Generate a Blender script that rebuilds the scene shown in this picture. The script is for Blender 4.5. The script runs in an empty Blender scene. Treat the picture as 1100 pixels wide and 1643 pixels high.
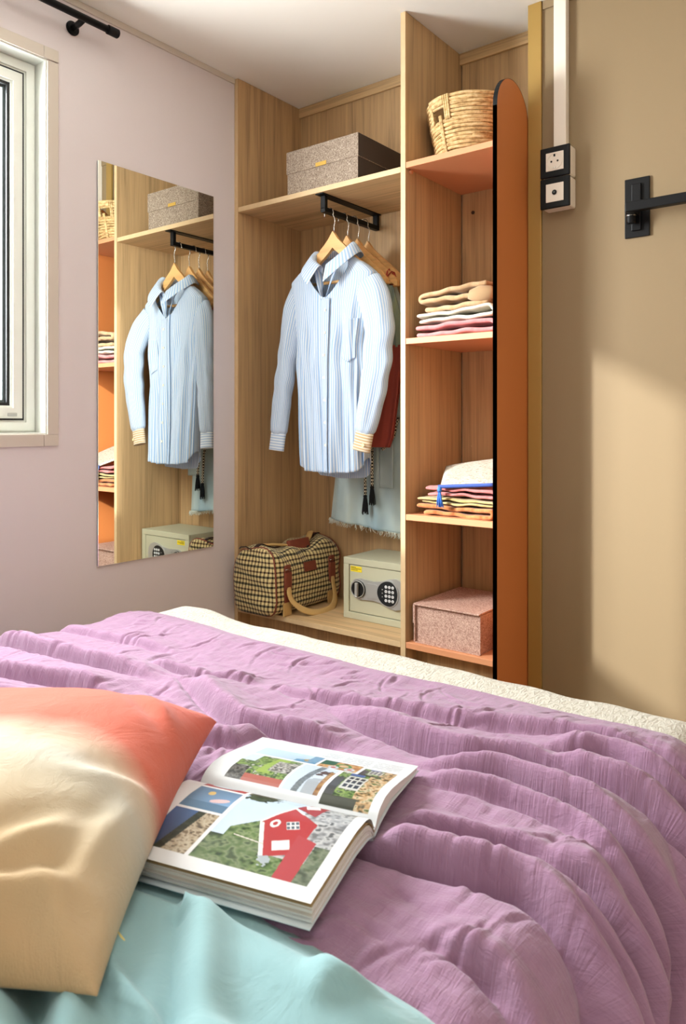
import bpy, bmesh, math, random
import numpy as np
from mathutils import Vector, Matrix
random.seed(7); RNG = np.random.default_rng(7)
sc = bpy.context.scene
C = sc.collection

# ------------------------------------------------------------------ camera
cam_d = bpy.data.cameras.new('camera'); cam = bpy.data.objects.new('camera', cam_d); C.objects.link(cam)
cam.location = (2.0, 0.0, 1.0)
cam.rotation_euler = (math.radians(90), 0, math.radians(37.7988))
cam_d.sensor_fit = 'HORIZONTAL'; cam_d.sensor_width = 36.0
cam_d.lens = 1199 / 1100 * 36.0
cam_d.shift_y = -143.5 / 1100
cam_d.clip_start = 0.02
cam_d.dof.use_dof = True; cam_d.dof.focus_distance = 2.1; cam_d.dof.aperture_fstop = 18.0
sc.camera = cam

# ------------------------------------------------------------------ light
world = bpy.data.worlds.new('world'); sc.world = world; world.use_nodes = True
bg = world.node_tree.nodes['Background']; bg.inputs[0].default_value = (0.93, 0.97, 1.0, 1); bg.inputs[1].default_value = 7.0

def light(name, kind, loc, energy, color, direction, **kw):
    d = bpy.data.lights.new(name, kind); d.energy = energy; d.color = color
    for k, v in kw.items(): setattr(d, k, v)
    o = bpy.data.objects.new(name, d); C.objects.link(o); o.location = loc
    o.rotation_euler = Vector(direction).to_track_quat('-Z', 'Y').to_euler()
    return o
light('sun', 'SUN', (-3, -3, 3), 4.5, (0.97, 0.98, 1.0), (1, 1.085, -0.57), angle=math.radians(2.0))
pl = light('window_sky_portal', 'AREA', (-0.13, 0.74, 1.5), 1, (1, 1, 1), (1, 0, 0), shape='RECTANGLE', size=0.9, size_y=1.1)
pl.data.cycles.is_portal = True
light('daylight_through_window', 'AREA', (-0.25, 0.74, 1.65), 118, (0.97, 0.99, 1.0), (1, 0.15, -0.35), shape='RECTANGLE', size=0.9, size_y=1.1)
light('ceiling_fill', 'AREA', (1.75, 0.55, 2.24), 6, (1.0, 0.98, 0.96), (-0.05, 0.12, -1), shape='RECTANGLE', size=0.9, size_y=0.9)  # soft overhead fill, added to brighten the room; no actual ceiling fitting
light('rear_fill', 'AREA', (2.2, -1.25, 1.0), 11, (0.95, 0.98, 1.0), (-0.3, 1, 0.12), shape='RECTANGLE', size=1.6, size_y=1.9)  # large fill light added behind the camera; there is no doorway here

vs = sc.view_settings
vs.view_transform = 'Standard'; vs.look = 'None'; vs.gamma = 1.0; vs.exposure = 0.38; vs.use_curve_mapping = False

# ------------------------------------------------------------------ helpers
def lin(c):
    c = c / 255.0
    return c / 12.92 if c <= 0.04045 else ((c + 0.055) / 1.055) ** 2.4
def rgb(r, g, b): return (lin(r), lin(g), lin(b), 1.0)

class Mat:
    """small builder round a Principled material"""
    def __init__(s, name, col, rough=0.6, metal=0.0, spec=0.5, sheen=0.0):
        s.m = bpy.data.materials.new(name); s.m.use_nodes = True
        s.nt = s.m.node_tree; s.N = s.nt.nodes; s.L = s.nt.links
        s.p = s.N['Principled BSDF']; s.p.inputs['Base Color'].default_value = col
        s.p.inputs['Roughness'].default_value = rough; s.p.inputs['Metallic'].default_value = metal
        s.p.inputs['Specular IOR Level'].default_value = spec
        if sheen: s.p.inputs['Sheen Weight'].default_value = sheen
    def node(s, t, **kw):
        n = s.N.new(t)
        for k, v in kw.items():
            if k in n.inputs: n.inputs[k].default_value = v
            else: setattr(n, k, v)
        return n
    def coord(s, out='Object', scale=(1, 1, 1), rot=(0, 0, 0)):
        t = s.node('ShaderNodeTexCoord'); mp = s.node('ShaderNodeMapping')
        mp.inputs['Scale'].default_value = scale; mp.inputs['Rotation'].default_value = rot
        s.L.new(t.outputs[out], mp.inputs[0]); return mp.outputs[0]
    def noise(s, vec, scale=5.0, detail=4.0, rough=0.6, dist=0.0):
        n = s.node('ShaderNodeTexNoise'); n.inputs['Scale'].default_value = scale
        n.inputs['Detail'].default_value = detail; n.inputs['Roughness'].default_value = rough
        n.inputs['Distortion'].default_value = dist
        s.L.new(vec, n.inputs['Vector']); return n.outputs['Fac']
    def ramp(s, fac, stops):
        r = s.node('ShaderNodeValToRGB'); e = r.color_ramp.elements
        while len(e) < len(stops): e.new(0.5)
        for el, (p, c) in zip(e, stops): el.position = p; el.color = c
        s.L.new(fac, r.inputs[0]); return r.outputs[0]
    def math(s, op, a, b=None, c=None):
        n = s.node('ShaderNodeMath', operation=op)
        for i, v in enumerate((a, b, c)):
            if v is None: continue
            if isinstance(v, (int, float)): n.inputs[i].default_value = v
            else: s.L.new(v, n.inputs[i])
        return n.outputs[0]
    def mix(s, fac, a, b, mode='MIX'):
        n = s.node('ShaderNodeMix', data_type='RGBA', blend_type=mode)
        for sock, v in ((n.inputs[0], fac), (n.inputs[6], a), (n.inputs[7], b)):
            if isinstance(v, (int, float)): sock.default_value = v
            elif isinstance(v, tuple): sock.default_value = v
            else: s.L.new(v, sock)
        return n.outputs[2]
    def color(s, sock): s.L.new(sock, s.p.inputs['Base Color']); return s
    def bump(s, h, strength=0.3, dist=0.002):
        b = s.node('ShaderNodeBump'); b.inputs['Strength'].default_value = strength; b.inputs['Distance'].default_value = dist
        s.L.new(h, b.inputs['Height'])
        prev = s.p.inputs['Normal'].links
        if prev: s.L.new(prev[0].from_socket, b.inputs['Normal'])
        s.L.new(b.outputs[0], s.p.inputs['Normal']); return s

def plain(name, col, rough=0.5, metal=0.0, spec=0.5, bump=0.0, bscale=300, var=0.0, vscale=4):
    k = Mat(name, col, rough, metal, spec)
    v = k.coord()
    if var:
        f = k.noise(v, vscale, 3)
        lo = tuple(x * (1 - var) for x in col[:3]) + (1,); hi = tuple(min(1, x * (1 + var)) for x in col[:3]) + (1,)
        k.color(k.ramp(f, [(0.3, lo), (0.7, hi)]))
    if bump: k.bump(k.noise(v, bscale, 2), bump, 0.001)
    return k.m

def wood(name, base, vertical=True, contrast=0.19):
    k = Mat(name, base, 0.48, spec=0.35)
    sx = (34, 34, 0.9) if vertical else (0.9, 34, 34)
    v = k.coord('Object', sx)
    sf = (260, 260, 5) if vertical else (5, 260, 260)
    v2 = k.coord('Object', sf)
    a = k.noise(v, 1.0, 5, 0.62, 1.2); b = k.noise(v2, 1.0, 2, 0.5)
    f = k.math('MULTIPLY_ADD', b, 0.35, k.math('MULTIPLY', a, 0.8))
    d = tuple(x * (1 - contrast * 1.9) for x in base[:3]) + (1,)
    m = tuple(base[:3]) + (1,); h = tuple(min(1, x * (1 + contrast)) for x in base[:3]) + (1,)
    k.color(k.ramp(f, [(0.38, d), (0.55, m), (0.72, h)])); k.bump(f, 0.08, 0.0006)
    return k.m

def speckle(name, c1, c2, c3):
    k = Mat(name, c1, 0.9, spec=0.15)
    v = k.coord('Object', (1, 1, 1)); n = k.noise(v, 330, 3, 0.75, 0.8); n2 = k.noise(v, 120, 3, 0.7, 2.0)
    f = k.math('MULTIPLY_ADD', n2, 0.45, k.math('MULTIPLY', n, 0.55))
    k.color(k.ramp(f, [(0.40, c3), (0.50, c1), (0.60, c2)])); k.bump(n, 0.25, 0.001)
    return k.m

WOOD_V = wood('oak laminate upright grain', rgb(186, 152, 110))
WOOD_H = wood('oak laminate level grain', rgb(200, 166, 122), False)
WOOD_E = plain('oak edge band', rgb(208, 178, 136), 0.5, var=0.06, vscale=25)
TERRA = plain('terracotta laminate', rgb(216, 148, 106), 0.5, spec=0.3, var=0.02)
ORANGE = plain('burnt orange panel', rgb(196, 118, 64), 0.5, spec=0.3, var=0.03, vscale=2)
BLACK_EDGE = plain('black edge band', rgb(26, 31, 36), 0.28, bump=0.1)
BLACK = plain('matt black metal', rgb(10, 10, 12), 0.45, 0.0, 0.22)
GUNMETAL = plain('dark knob metal', rgb(95, 95, 95), 0.35, 0.9)
WALL_L = plain('pinkish white wall panel', rgb(218, 208, 208), 0.7, spec=0.2, bump=0.03, bscale=500)
WALL_T = plain('sand coloured wall panel', rgb(147, 126, 96), 0.6, spec=0.25, bump=0.03, bscale=500)
WALL_P = plain('plain wall panel', rgb(222, 208, 190), 0.7, spec=0.2)
CEIL = plain('ceiling panel', rgb(244, 239, 230), 0.75, spec=0.2, bump=0.02)
FLOORM = wood('floor vinyl', rgb(160, 128, 92), False)
BRASS = plain('golden trim', rgb(176, 142, 78), 0.45, 0.35, 0.4)
CASING = plain('cream trim', rgb(206, 195, 182), 0.6, spec=0.25)
UPVC = plain('white window frame plastic', rgb(228, 230, 222), 0.32, spec=0.45)
RUBBER = plain('black rubber gasket', rgb(16, 18, 20), 0.5)
WHITEP = plain('white plastic', rgb(236, 226, 212), 0.4)
STEEL = plain('steel wire', rgb(200, 196, 188), 0.25, 1.0)
HANGW = wood('beech hanger', rgb(222, 170, 108), False, 0.10)

def glass_mat():
    m = bpy.data.materials.new('window glass'); m.use_nodes = True; nt = m.node_tree; nt.nodes.clear()
    o = nt.nodes.new('ShaderNodeOutputMaterial'); mx = nt.nodes.new('ShaderNodeMixShader')
    t = nt.nodes.new('ShaderNodeBsdfTransparent'); g = nt.nodes.new('ShaderNodeBsdfGlossy'); f = None
    g.inputs['Roughness'].default_value = 0.02; t.inputs[0].default_value = (0.97, 0.985, 0.98, 1)
    mx.inputs[0].default_value = 0.05; nt.links.new(t.outputs[0], mx.inputs[1]); nt.links.new(g.outputs[0], mx.inputs[2])
    nt.links.new(mx.outputs[0], o.inputs[0]); return m
GLASS = glass_mat()
def mirror_mat():
    m = bpy.data.materials.new('mirror silver'); m.use_nodes = True; p = m.node_tree.nodes['Principled BSDF']
    p.inputs['Base Color'].default_value = (0.90, 0.92, 0.87, 1); p.inputs['Metallic'].default_value = 1; p.inputs['Roughness'].default_value = 0.0
    return m
MIRROR = mirror_mat()

def wloc(o):
    v = Vector((0, 0, 0))
    while o is not None: v += Vector(o.location); o = o.parent
    return v
def link(name, me, mat=None, parent=None, smooth=False):
    o = bpy.data.objects.new(name, me); C.objects.link(o)
    if mat is not None:
        for mm in (mat if isinstance(mat, (list, tuple)) else [mat]): me.materials.append(mm)
    if parent is not None: o.parent = parent
    if smooth:
        me.polygons.foreach_set('use_smooth', [True] * len(me.polygons))
    return o
def mesh(name, verts, faces, mat, parent=None, smooth=False, uv=None, origin=None):
    """one mesh object from world coordinates; a top-level one gets its origin at `origin`"""
    off = wloc(parent) if parent is not None else Vector(origin or (0, 0, 0))
    a = np.asarray(verts, float) - np.array(off)
    me = bpy.data.meshes.new(name); me.from_pydata([tuple(map(float, v)) for v in a], [], faces); 
    if uv is not None:
        l = me.uv_layers.new(name='UVMap'); idx = np.empty(len(me.loops), int); me.loops.foreach_get('vertex_index', idx)
        l.data.foreach_set('uv', np.asarray(uv, float)[idx].ravel())
    me.update()
    o = link(name, me, mat, parent, smooth)
    if parent is None: o.location = off
    return o
def from_bm(name, bm, mat, parent=None, smooth=False, origin=None):
    off = wloc(parent) if parent is not None else Vector(origin or (0, 0, 0))
    for v in bm.verts: v.co -= off
    bmesh.ops.recalc_face_normals(bm, faces=bm.faces)
    me = bpy.data.meshes.new(name); bm.to_mesh(me); bm.free()
    o = link(name, me, mat, parent, smooth)
    if parent is None: o.location = off
    return o
def bm_box(bm, a, b, bev=0.0, seg=2):
    r = bmesh.ops.create_cube(bm, size=1.0); vs_ = r['verts']
    a = Vector(a); b = Vector(b)
    for v in vs_: v.co = Vector([a[i] + (v.co[i] + 0.5) * (b[i] - a[i]) for i in range(3)])
    if bev:
        es = list({e for v in vs_ for e in v.link_edges})
        bmesh.ops.bevel(bm, geom=es, offset=bev, segments=seg, affect='EDGES', profile=0.6)
def box(name, a, b, mat, parent=None, bev=0.0, seg=2, origin=None):
    bm = bmesh.new(); bm_box(bm, a, b, bev, seg); return from_bm(name, bm, mat, parent, origin=origin)
def boxes(name, lst, mat, parent=None, bev=0.0, origin=None):
    bm = bmesh.new()
    for a, b in lst: bm_box(bm, a, b, bev)
    return from_bm(name, bm, mat, parent, origin=origin)
def prism_bm(bm, pts, d):
    """closed outline pts (3-D) pushed along vector d"""
    n = len(pts); d = Vector(d)
    a = [bm.verts.new(Vector(p)) for p in pts]; b = [bm.verts.new(Vector(p) + d) for p in pts]
    bm.faces.new(a); bm.faces.new(b[::-1])
    for i in range(n): bm.faces.new((a[i], b[i], b[(i + 1) % n], a[(i + 1) % n]))
def prism(name, pts, d, mat, parent=None, bev=0.0, origin=None):
    bm = bmesh.new(); prism_bm(bm, pts, d)
    if bev:
        es = [e for e in bm.edges if len(e.link_faces) == 2 and e.calc_face_angle(0) > 0.8]
        bmesh.ops.bevel(bm, geom=es, offset=bev, segments=2, affect='EDGES')
    return from_bm(name, bm, mat, parent, origin=origin)
def tube_data(path, r, n=10, cap=True, up=None, closed=False):
    path = [Vector(p) for p in path]; m = len(path); V = []; F = []
    nrm = None
    for i, p in enumerate(path):
        if closed: t = (path[(i + 1) % m] - path[i - 1]).normalized()
        else: t = (path[min(i + 1, m - 1)] - path[max(i - 1, 0)]).normalized()
        if nrm is None:
            u = Vector((0, 0, 1)) if abs(t.z) < 0.9 else Vector((1, 0, 0)); nrm = (u - t * u.dot(t)).normalized()
        else: nrm = (nrm - t * nrm.dot(t)).normalized()
        bn = t.cross(nrm); ri = r[i] if hasattr(r, '__len__') else r
        ra, rb = ri if isinstance(ri, tuple) else (ri, ri)
        for k in range(n):
            a = 2 * math.pi * k / n; V.append(tuple(p + nrm * (math.cos(a) * ra) + bn * (math.sin(a) * rb)))
    for i in range(m if closed else m - 1):
        j = (i + 1) % m
        for k in range(n): F.append((i * n + k, i * n + (k + 1) % n, j * n + (k + 1) % n, j * n + k))
    if cap and not closed: F.append(tuple(range(n))[::-1]); F.append(tuple((m - 1) * n + k for k in range(n)))
    return V, F
def tube(name, path, r, mat, parent=None, n=10, closed=False, origin=None):
    V, F = tube_data(path, r, n, closed=closed); return mesh(name, V, F, mat, parent, True, origin=origin)
def tubes(name, lst, mat, parent=None, n=8, origin=None):
    V, F = [], []
    for path, r, cl in lst:
        v, f = tube_data(path, r, n, closed=cl); k = len(V); V += v; F += [tuple(i + k for i in q) for q in f]
    return mesh(name, V, F, mat, parent, True, origin=origin)
def cyl(name, a, b, r, mat, parent=None, n=24, bev=0.0):
    a, b = Vector(a), Vector(b); bm = bmesh.new()
    bmesh.ops.create_cone(bm, cap_ends=True, segments=n, radius1=r, radius2=r, depth=(b - a).length)
    if bev:
        es = [e for e in bm.edges if e.calc_face_angle(0) > 1.0]; bmesh.ops.bevel(bm, geom=es, offset=bev, segments=2, affect='EDGES')
    M = Matrix.Translation((a + b) / 2) @ (b - a).to_track_quat('Z', 'Y').to_matrix().to_4x4()
    bmesh.ops.transform(bm, matrix=M, verts=bm.verts)
    return from_bm(name, bm, mat, parent)
def grid_faces(nu, nv, wrap=False):
    F = []
    for j in range(nv - 1):
        for i in range(nu if wrap else nu - 1):
            i2 = (i + 1) % nu; F.append((j * nu + i, j * nu + i2, (j + 1) * nu + i2, (j + 1) * nu + i))
    return F
def grid(name, P, mat, parent=None, uv=None, wrap=False, thick=0.0, sub=0, origin=None, flip=False, off=0.0):
    """P: array (nv, nu, 3)"""
    nv, nu = P.shape[:2]; F = grid_faces(nu, nv, wrap)
    if flip: F = [f[::-1] for f in F]
    o = mesh(name, P.reshape(-1, 3), F, mat, parent, True, uv=None if uv is None else np.asarray(uv).reshape(-1, 2), origin=origin)
    if thick:
        s = o.modifiers.new('thickness', 'SOLIDIFY'); s.thickness = thick; s.offset = off
    if sub:
        s = o.modifiers.new('smooth', 'SUBSURF'); s.levels = sub; s.render_levels = sub
    return o
def smooth_noise(shape, cells, seed):
    """value noise on a grid, cells=(cy,cx)"""
    r = np.random.default_rng(seed); cy, cx = cells; g = r.uniform(-1, 1, (cy + 2, cx + 2))
    y = np.linspace(0, cy, shape[0], endpoint=False); x = np.linspace(0, cx, shape[1], endpoint=False)
    yi = y.astype(int); xi = x.astype(int); fy = (y - yi); fx = (x - xi)
    fy = (fy * fy * (3 - 2 * fy))[:, None]; fx = (fx * fx * (3 - 2 * fx))[None, :]
    a = g[np.ix_(yi, xi)]; b = g[np.ix_(yi, xi + 1)]; c = g[np.ix_(yi + 1, xi)]; d = g[np.ix_(yi + 1, xi + 1)]
    return (a * (1 - fx) + b * fx) * (1 - fy) + (c * (1 - fx) + d * fx) * fy
def sstep(a, b, x):
    t = np.clip((x - a) / (b - a), 0, 1); return t * t * (3 - 2 * t)
def thing(name, loc, label, cat, group=None):
    o = bpy.data.objects.new(name, None); C.objects.link(o); o.location = loc; o.empty_display_size = 0.1
    o['label'] = label; o['category'] = cat
    if group: o['group'] = group
    return o
def tag(o, label, cat, group=None):
    o['label'] = label; o['category'] = cat
    if group: o['group'] = group
    return o
def struct(o): o['kind'] = 'structure'; return o
def txt(s, size, mat, parent, origin, ux, uy, name='lettering', align='CENTER', depth=0.0002):
    """flat lettering made into a mesh, set at origin in the plane of ux, uy"""
    cu = bpy.data.curves.new('t', 'FONT'); cu.body = s; cu.size = size; cu.align_x = align; cu.align_y = 'CENTER'; cu.extrude = depth; cu.resolution_u = 2
    o = bpy.data.objects.new('t', cu); C.objects.link(o); bpy.context.view_layer.update()
    me = bpy.data.meshes.new_from_object(o.evaluated_get(bpy.context.evaluated_depsgraph_get()))
    bpy.data.objects.remove(o); bpy.data.curves.remove(cu)
    ux, uy = Vector(ux).normalized(), Vector(uy).normalized(); w = ux.cross(uy)
    M = Matrix((ux, uy, w)).transposed().to_4x4(); M.translation = Vector(origin) - wloc(parent)
    me.transform(M); me.materials.clear(); me.name = name
    return link(name, me, mat, parent)

# ================================================================== SETTING
ZC = 2.262
struct(box('floor', (-0.12, -1.3, -0.05), (3.4, 2.45, 0.0), FLOORM))
struct(box('ceiling', (-0.12, -1.3, ZC), (3.4, 2.45, ZC + 0.06), CEIL))
WY0, WY1, WZ0, WZ1 = 0.30, 1.182, 0.966, 2.05
struct(boxes('wall_left', [((-0.12, -1.3, 0), (0, WY0, ZC)), ((-0.12, WY1, 0), (0, 2.45, ZC)),
                    ((-0.12, WY0, 0), (0, WY1, WZ0)), ((-0.12, WY0, WZ1), (0, WY1, ZC))], WALL_L))
struct(box('wall_back', (0.0, 2.29, 0), (1.056, 2.36, ZC), WALL_P))
struct(box('wall_right_of_wardrobe', (1.056, 2.138, 0), (3.4, 2.36, ZC), WALL_T)).name = 'wall_far'
struct(box('wall_right', (3.4, -1.3, 0), (3.46, 2.36, ZC), WALL_P))
struct(box('wall_near', (-0.12, -1.36, 0), (3.46, -1.3, ZC), WALL_P))
struct(box('trim_1', (0.0005, -1.29, ZC - 0.020), (0.007, 1.924, ZC - 0.0005), CASING, bev=0.001))          # batten under the ceiling, left
struct(box('trim_2', (1.101, 2.1325, ZC - 0.026), (3.39, 2.1375, ZC - 0.0005), WALL_T, bev=0.001))           # batten, far wall
struct(box('trim_3', (1.0565, 2.128, 0.0005), (1.0985, 2.1375, ZC - 0.001), BRASS, bev=0.0015))             # golden jamb strip
struct(box('baseboard_left', (0.0005, -1.29, 0.0005), (0.012, 1.92, 0.07), CASING, bev=0.002))
struct(box('baseboard_far', (1.11, 2.126, 0.0005), (3.39, 2.1375, 0.07), CASING, bev=0.002))

# ---- window
win = bpy.data.objects.new('window_1', None); C.objects.link(win); win.location = (-0.05, 0.74, WZ0); struct(win)
def ring(name, y0, y1, z0, z1, w, x0, x1, mat, bev=0.003, parent=win):
    bm = bmesh.new()
    o = [(y0, z0), (y1, z0), (y1, z1), (y0, z1)]; i = [(y0 + w, z0 + w), (y1 - w, z0 + w), (y1 - w, z1 - w), (y0 + w, z1 - w)]
    vs_ = {}
    for tag_, L in (('o', o), ('i', i)):
        for k, (y, z) in enumerate(L):
            for s, x in ((0, x0), (1, x1)): vs_[tag_, k, s] = bm.verts.new((x, y, z))
    for k in range(4):
        j = (k + 1) % 4
        for s in (0, 1): bm.faces.new((vs_['o', k, s], vs_['o', j, s], vs_['i', j, s], vs_['i', k, s]))
        for t in ('o', 'i'): bm.faces.new((vs_[t, k, 0], vs_[t, j, 0], vs_[t, j, 1], vs_[t, k, 1]))
    bmesh.ops.recalc_face_normals(bm, faces=bm.faces)
    if bev:
        es = [e for e in bm.edges if abs(e.verts[0].co.x - x1) < 1e-6 and abs(e.verts[1].co.x - x1) < 1e-6 and e.calc_face_angle(0) > 0.5]
        bmesh.ops.bevel(bm, geom=es, offset=bev, segments=2, affect='EDGES')
    return from_bm(name, bm, mat, parent)
ring('reveal', WY0 + .0005, WY1 - .0005, WZ0 + .0005, WZ1 - .0005, 0.004, -0.119, 0.0, UPVC, 0)
ring('outer_frame', WY0 + .005, WY1 - .005, WZ0 + .005, WZ1 - .005, 0.036, -0.115, -0.048, UPVC, 0.006)
ring('frame_gasket', WY0 + .0405, WY1 - .0405, WZ0 + .0405, WZ1 - .0405, 0.006, -0.110, -0.052, RUBBER, 0)
ring('sash', WY0 + .046, WY1 - .046, WZ0 + .046, WZ1 - .046, 0.036, -0.105, -0.044, UPVC, 0.006)
ring('glazing_gasket', WY0 + .0815, WY1 - .0815, WZ0 + .0815, WZ1 - .0815, 0.009, -0.098, -0.054, RUBBER, 0)
ring('glazing_spacer', WY0 + .090, WY1 - .090, WZ0 + .090, WZ1 - .090, 0.008, -0.0755, -0.066, plain('grey glazing spacer', rgb(96, 108, 108), 0.4), 0)
box('drain_cap', (-0.0438, 1.088, 1.018), (-0.0415, 1.116, 1.027), plain('grey cap', rgb(170, 172, 166), 0.5), win, 0.0008, 1)
box('pane', (-0.082, WY0 + .0895, WZ0 + .0895), (-0.076, WY1 - .0895, WZ1 - .0895), GLASS, win)
cw = 0.034
box('casing_side', (0.0005, WY1, WZ0), (0.006, WY1 + cw, WZ1 - 0.004), CASING, win, 0.001)
box('casing_side', (0.0005, WY0 - cw, WZ0), (0.006, WY0, WZ1 - 0.004), CASING, win, 0.001)
box('casing_head', (0.0005, WY0 + 0.01, WZ1), (0.006, WY1 - 0.012, WZ1 + cw), CASING, win, 0.001)
box('casing_sill', (0.0005, WY0 + 0.01, WZ0 - cw), (0.006, WY1 - 0.012, WZ0), CASING, win, 0.001)
for y0, y1 in ((WY1 - 0.011, WY1 + cw), (WY0 - cw, WY0 + 0.009)):
    box('casing_corner', (0.0005, y0, WZ1 + 0.0005 if True else 0), (0.0064, y1, WZ1 + cw), CASING, win, 0.001)
    box('casing_corner', (0.0005, y0, WZ0 - cw), (0.0064, y1, WZ0 - 0.0005), CASING, win, 0.001)

# ================================================================== WARDROBE
YF, YB, T = 1.926, 2.28, 0.018
wd = thing('wardrobe', (0.55, 2.1, 0.0), 'open oak laminate wardrobe with hanging bay, orange shelves and rounded orange end panel', 'wardrobe')
def panel(name, a, b, mat, edge=None):
    o = box(name, a, b, mat, wd, 0.0008, 1)
    if edge is not None:
        me = o.data; me.materials.append(edge)
        for p in me.polygons:
            if p.normal.y < -0.9: p.material_index = 1
    return o
panel('side_panel', (0.001, YF, 0.0), (0.019, YB, ZC - 0.001), WOOD_V, WOOD_E)
panel('divider_panel', (0.730, YF, 0.0), (0.748, YB, ZC - 0.001), WOOD_V, WOOD_E)
panel('back_panel', (0.0195, YB - 0.006, 0.02), (0.7295, YB, ZC - 0.002), WOOD_V)
panel('back_panel', (0.7525, YB - 0.006, 0.02), (1.055, YB, ZC - 0.002), WOOD_V)
panel('top_batten', (0.0195, YB - 0.016, ZC - 0.040), (0.7295, YB - 0.0065, ZC - 0.001), WOOD_H)
panel('top_batten', (0.7485, YB - 0.016, ZC - 0.040), (1.055, YB - 0.0065, ZC - 0.001), WOOD_H)
panel('hat_shelf', (0.0195, YF + 0.001, 1.770), (0.7295, YB - 0.0065, 1.788), WOOD_H, WOOD_E)
panel('base_shelf', (0.0195, YF + 0.001, 0.307), (0.7295, YB - 0.0065, 0.325), WOOD_H, WOOD_E)
NZ = (1.798, 1.258, 0.719, 0.327)
for z in NZ:
    panel('terracotta_shelf', (0.7485, YF + 0.001, z - T), (1.0405, YB - 0.0065, z), TERRA)
panel('plinth', (0.0195, YF + 0.06, 0.0), (0.7295, YF + 0.075, 0.3065), WOOD_V)
panel('plinth', (0.7485, YF + 0.06, 0.0), (1.0405, YF + 0.075, 0.308), WOOD_V)
# rounded end panel: orange core with a black band round its edge
def end_outline(g):
    R = (2.1365 - YF) / 2 - g; cy = (2.1365 + YF) / 2; zt = 2.000; pts = []
    y0, y1 = YF + g, 2.1365 - g
    pts.append((y1, 0.001)); 
    for k in range(25):
        a = math.pi * k / 24; pts.append((cy + R * math.cos(a), zt - 0.105 + 0.0 + (0.105 - g) * math.sin(a)))
    pts.append((y0, 0.001)); return pts
prism('end_panel', [(1.0415, y, z) for y, z in end_outline(0.001)], (0.0125, 0, 0), ORANGE, wd)
oo, ii = end_outline(0.0), end_outline(0.001)
bm = bmesh.new(); n_ = len(oo); q = []
for y, z in oo: q.append((bm.verts.new((1.0408, y, z)), bm.verts.new((1.0542, y, z))))
for k in range(n_ - 1): bm.faces.new((q[k][0], q[k + 1][0], q[k + 1][1], q[k][1]))
bmesh.ops.solidify(bm, geom=list(bm.faces), thickness=-0.0012)
from_bm('edge_band', bm, BLACK_EDGE, wd)
# pull-out style clothes rail under the hat shelf
rx = 0.400
bm = bmesh.new()
bm_box(bm, (rx - 0.017, 1.931, 1.7665), (rx + 0.017, 2.271, 1.7698), 0.001)
for a, b in (((1.951, 1.720), (1.966, 1.7664)), ((2.255, 1.720), (2.270, 1.7664)), ((1.951, 1.711), (2.270, 1.728))):
    bm_box(bm, (rx - 0.010, a[0], a[1]), (rx + 0.010, b[0], b[1]), 0.0025)
from_bm('clothes_rail', bm, BLACK, wd)
for y, x in ((1.952, 0.3835),): pass
cyl('shelf_pin', (0.7484, 1.95, 1.772), (0.757, 1.95, 1.772), 0.006, TERRA, wd, 12)
cyl('screw_cap', (0.795, 2.2735, 1.712), (0.795, 2.270, 1.712), 0.006, plain('dark screw', rgb(70, 50, 36), 0.5), wd, 12)
cyl('screw_cap', (0.7905, 2.2735, 1.250 - 0.33), (0.7905, 2.271, 1.250 - 0.33), 0.002, WOOD_E, wd, 8)

# ================================================================== WALL FITTINGS
# mirror
mi = thing('wall_mirror', (0.0, 1.582, 0.558), 'tall frameless mirror on the pale wall between window and wardrobe', 'mirror')
box('backing', (0.0005, 1.3485, 0.5605), (0.004, 1.8165, 1.8025), BLACK, mi)
box('mirror_glass', (0.0042, 1.347, 0.559), (0.008, 1.818, 1.804), MIRROR, mi, 0.0008, 1)
# curtain rod
cr = thing('curtain_rod', (0.07, 0.75, 2.18), 'matt black curtain rod with end cap above the window', 'curtain rod')
tube('pole', [(0.068, 0.10, 2.180), (0.068, 0.7, 2.180), (0.068, 1.350, 2.180)], 0.0105, BLACK, cr, 16)
cyl('end_cap', (0.068, 1.338, 2.180), (0.068, 1.376, 2.180), 0.0135, BLACK, cr, 24, 0.002)
cyl('end_cap', (0.068, 0.114, 2.180), (0.068, 0.076, 2.180), 0.0135, BLACK, cr, 24, 0.002)
for yb in (1.262, 0.20):
    br = cyl('bracket', (0.001, yb, 2.171), (0.010, yb, 2.171), 0.021, BLACK, cr, 28, 0.003)
    tube('bracket_arm', [(0.010, yb, 2.171), (0.04, yb, 2.174), (0.060, yb, 2.179)], 0.009, BLACK, br, 14)
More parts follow.
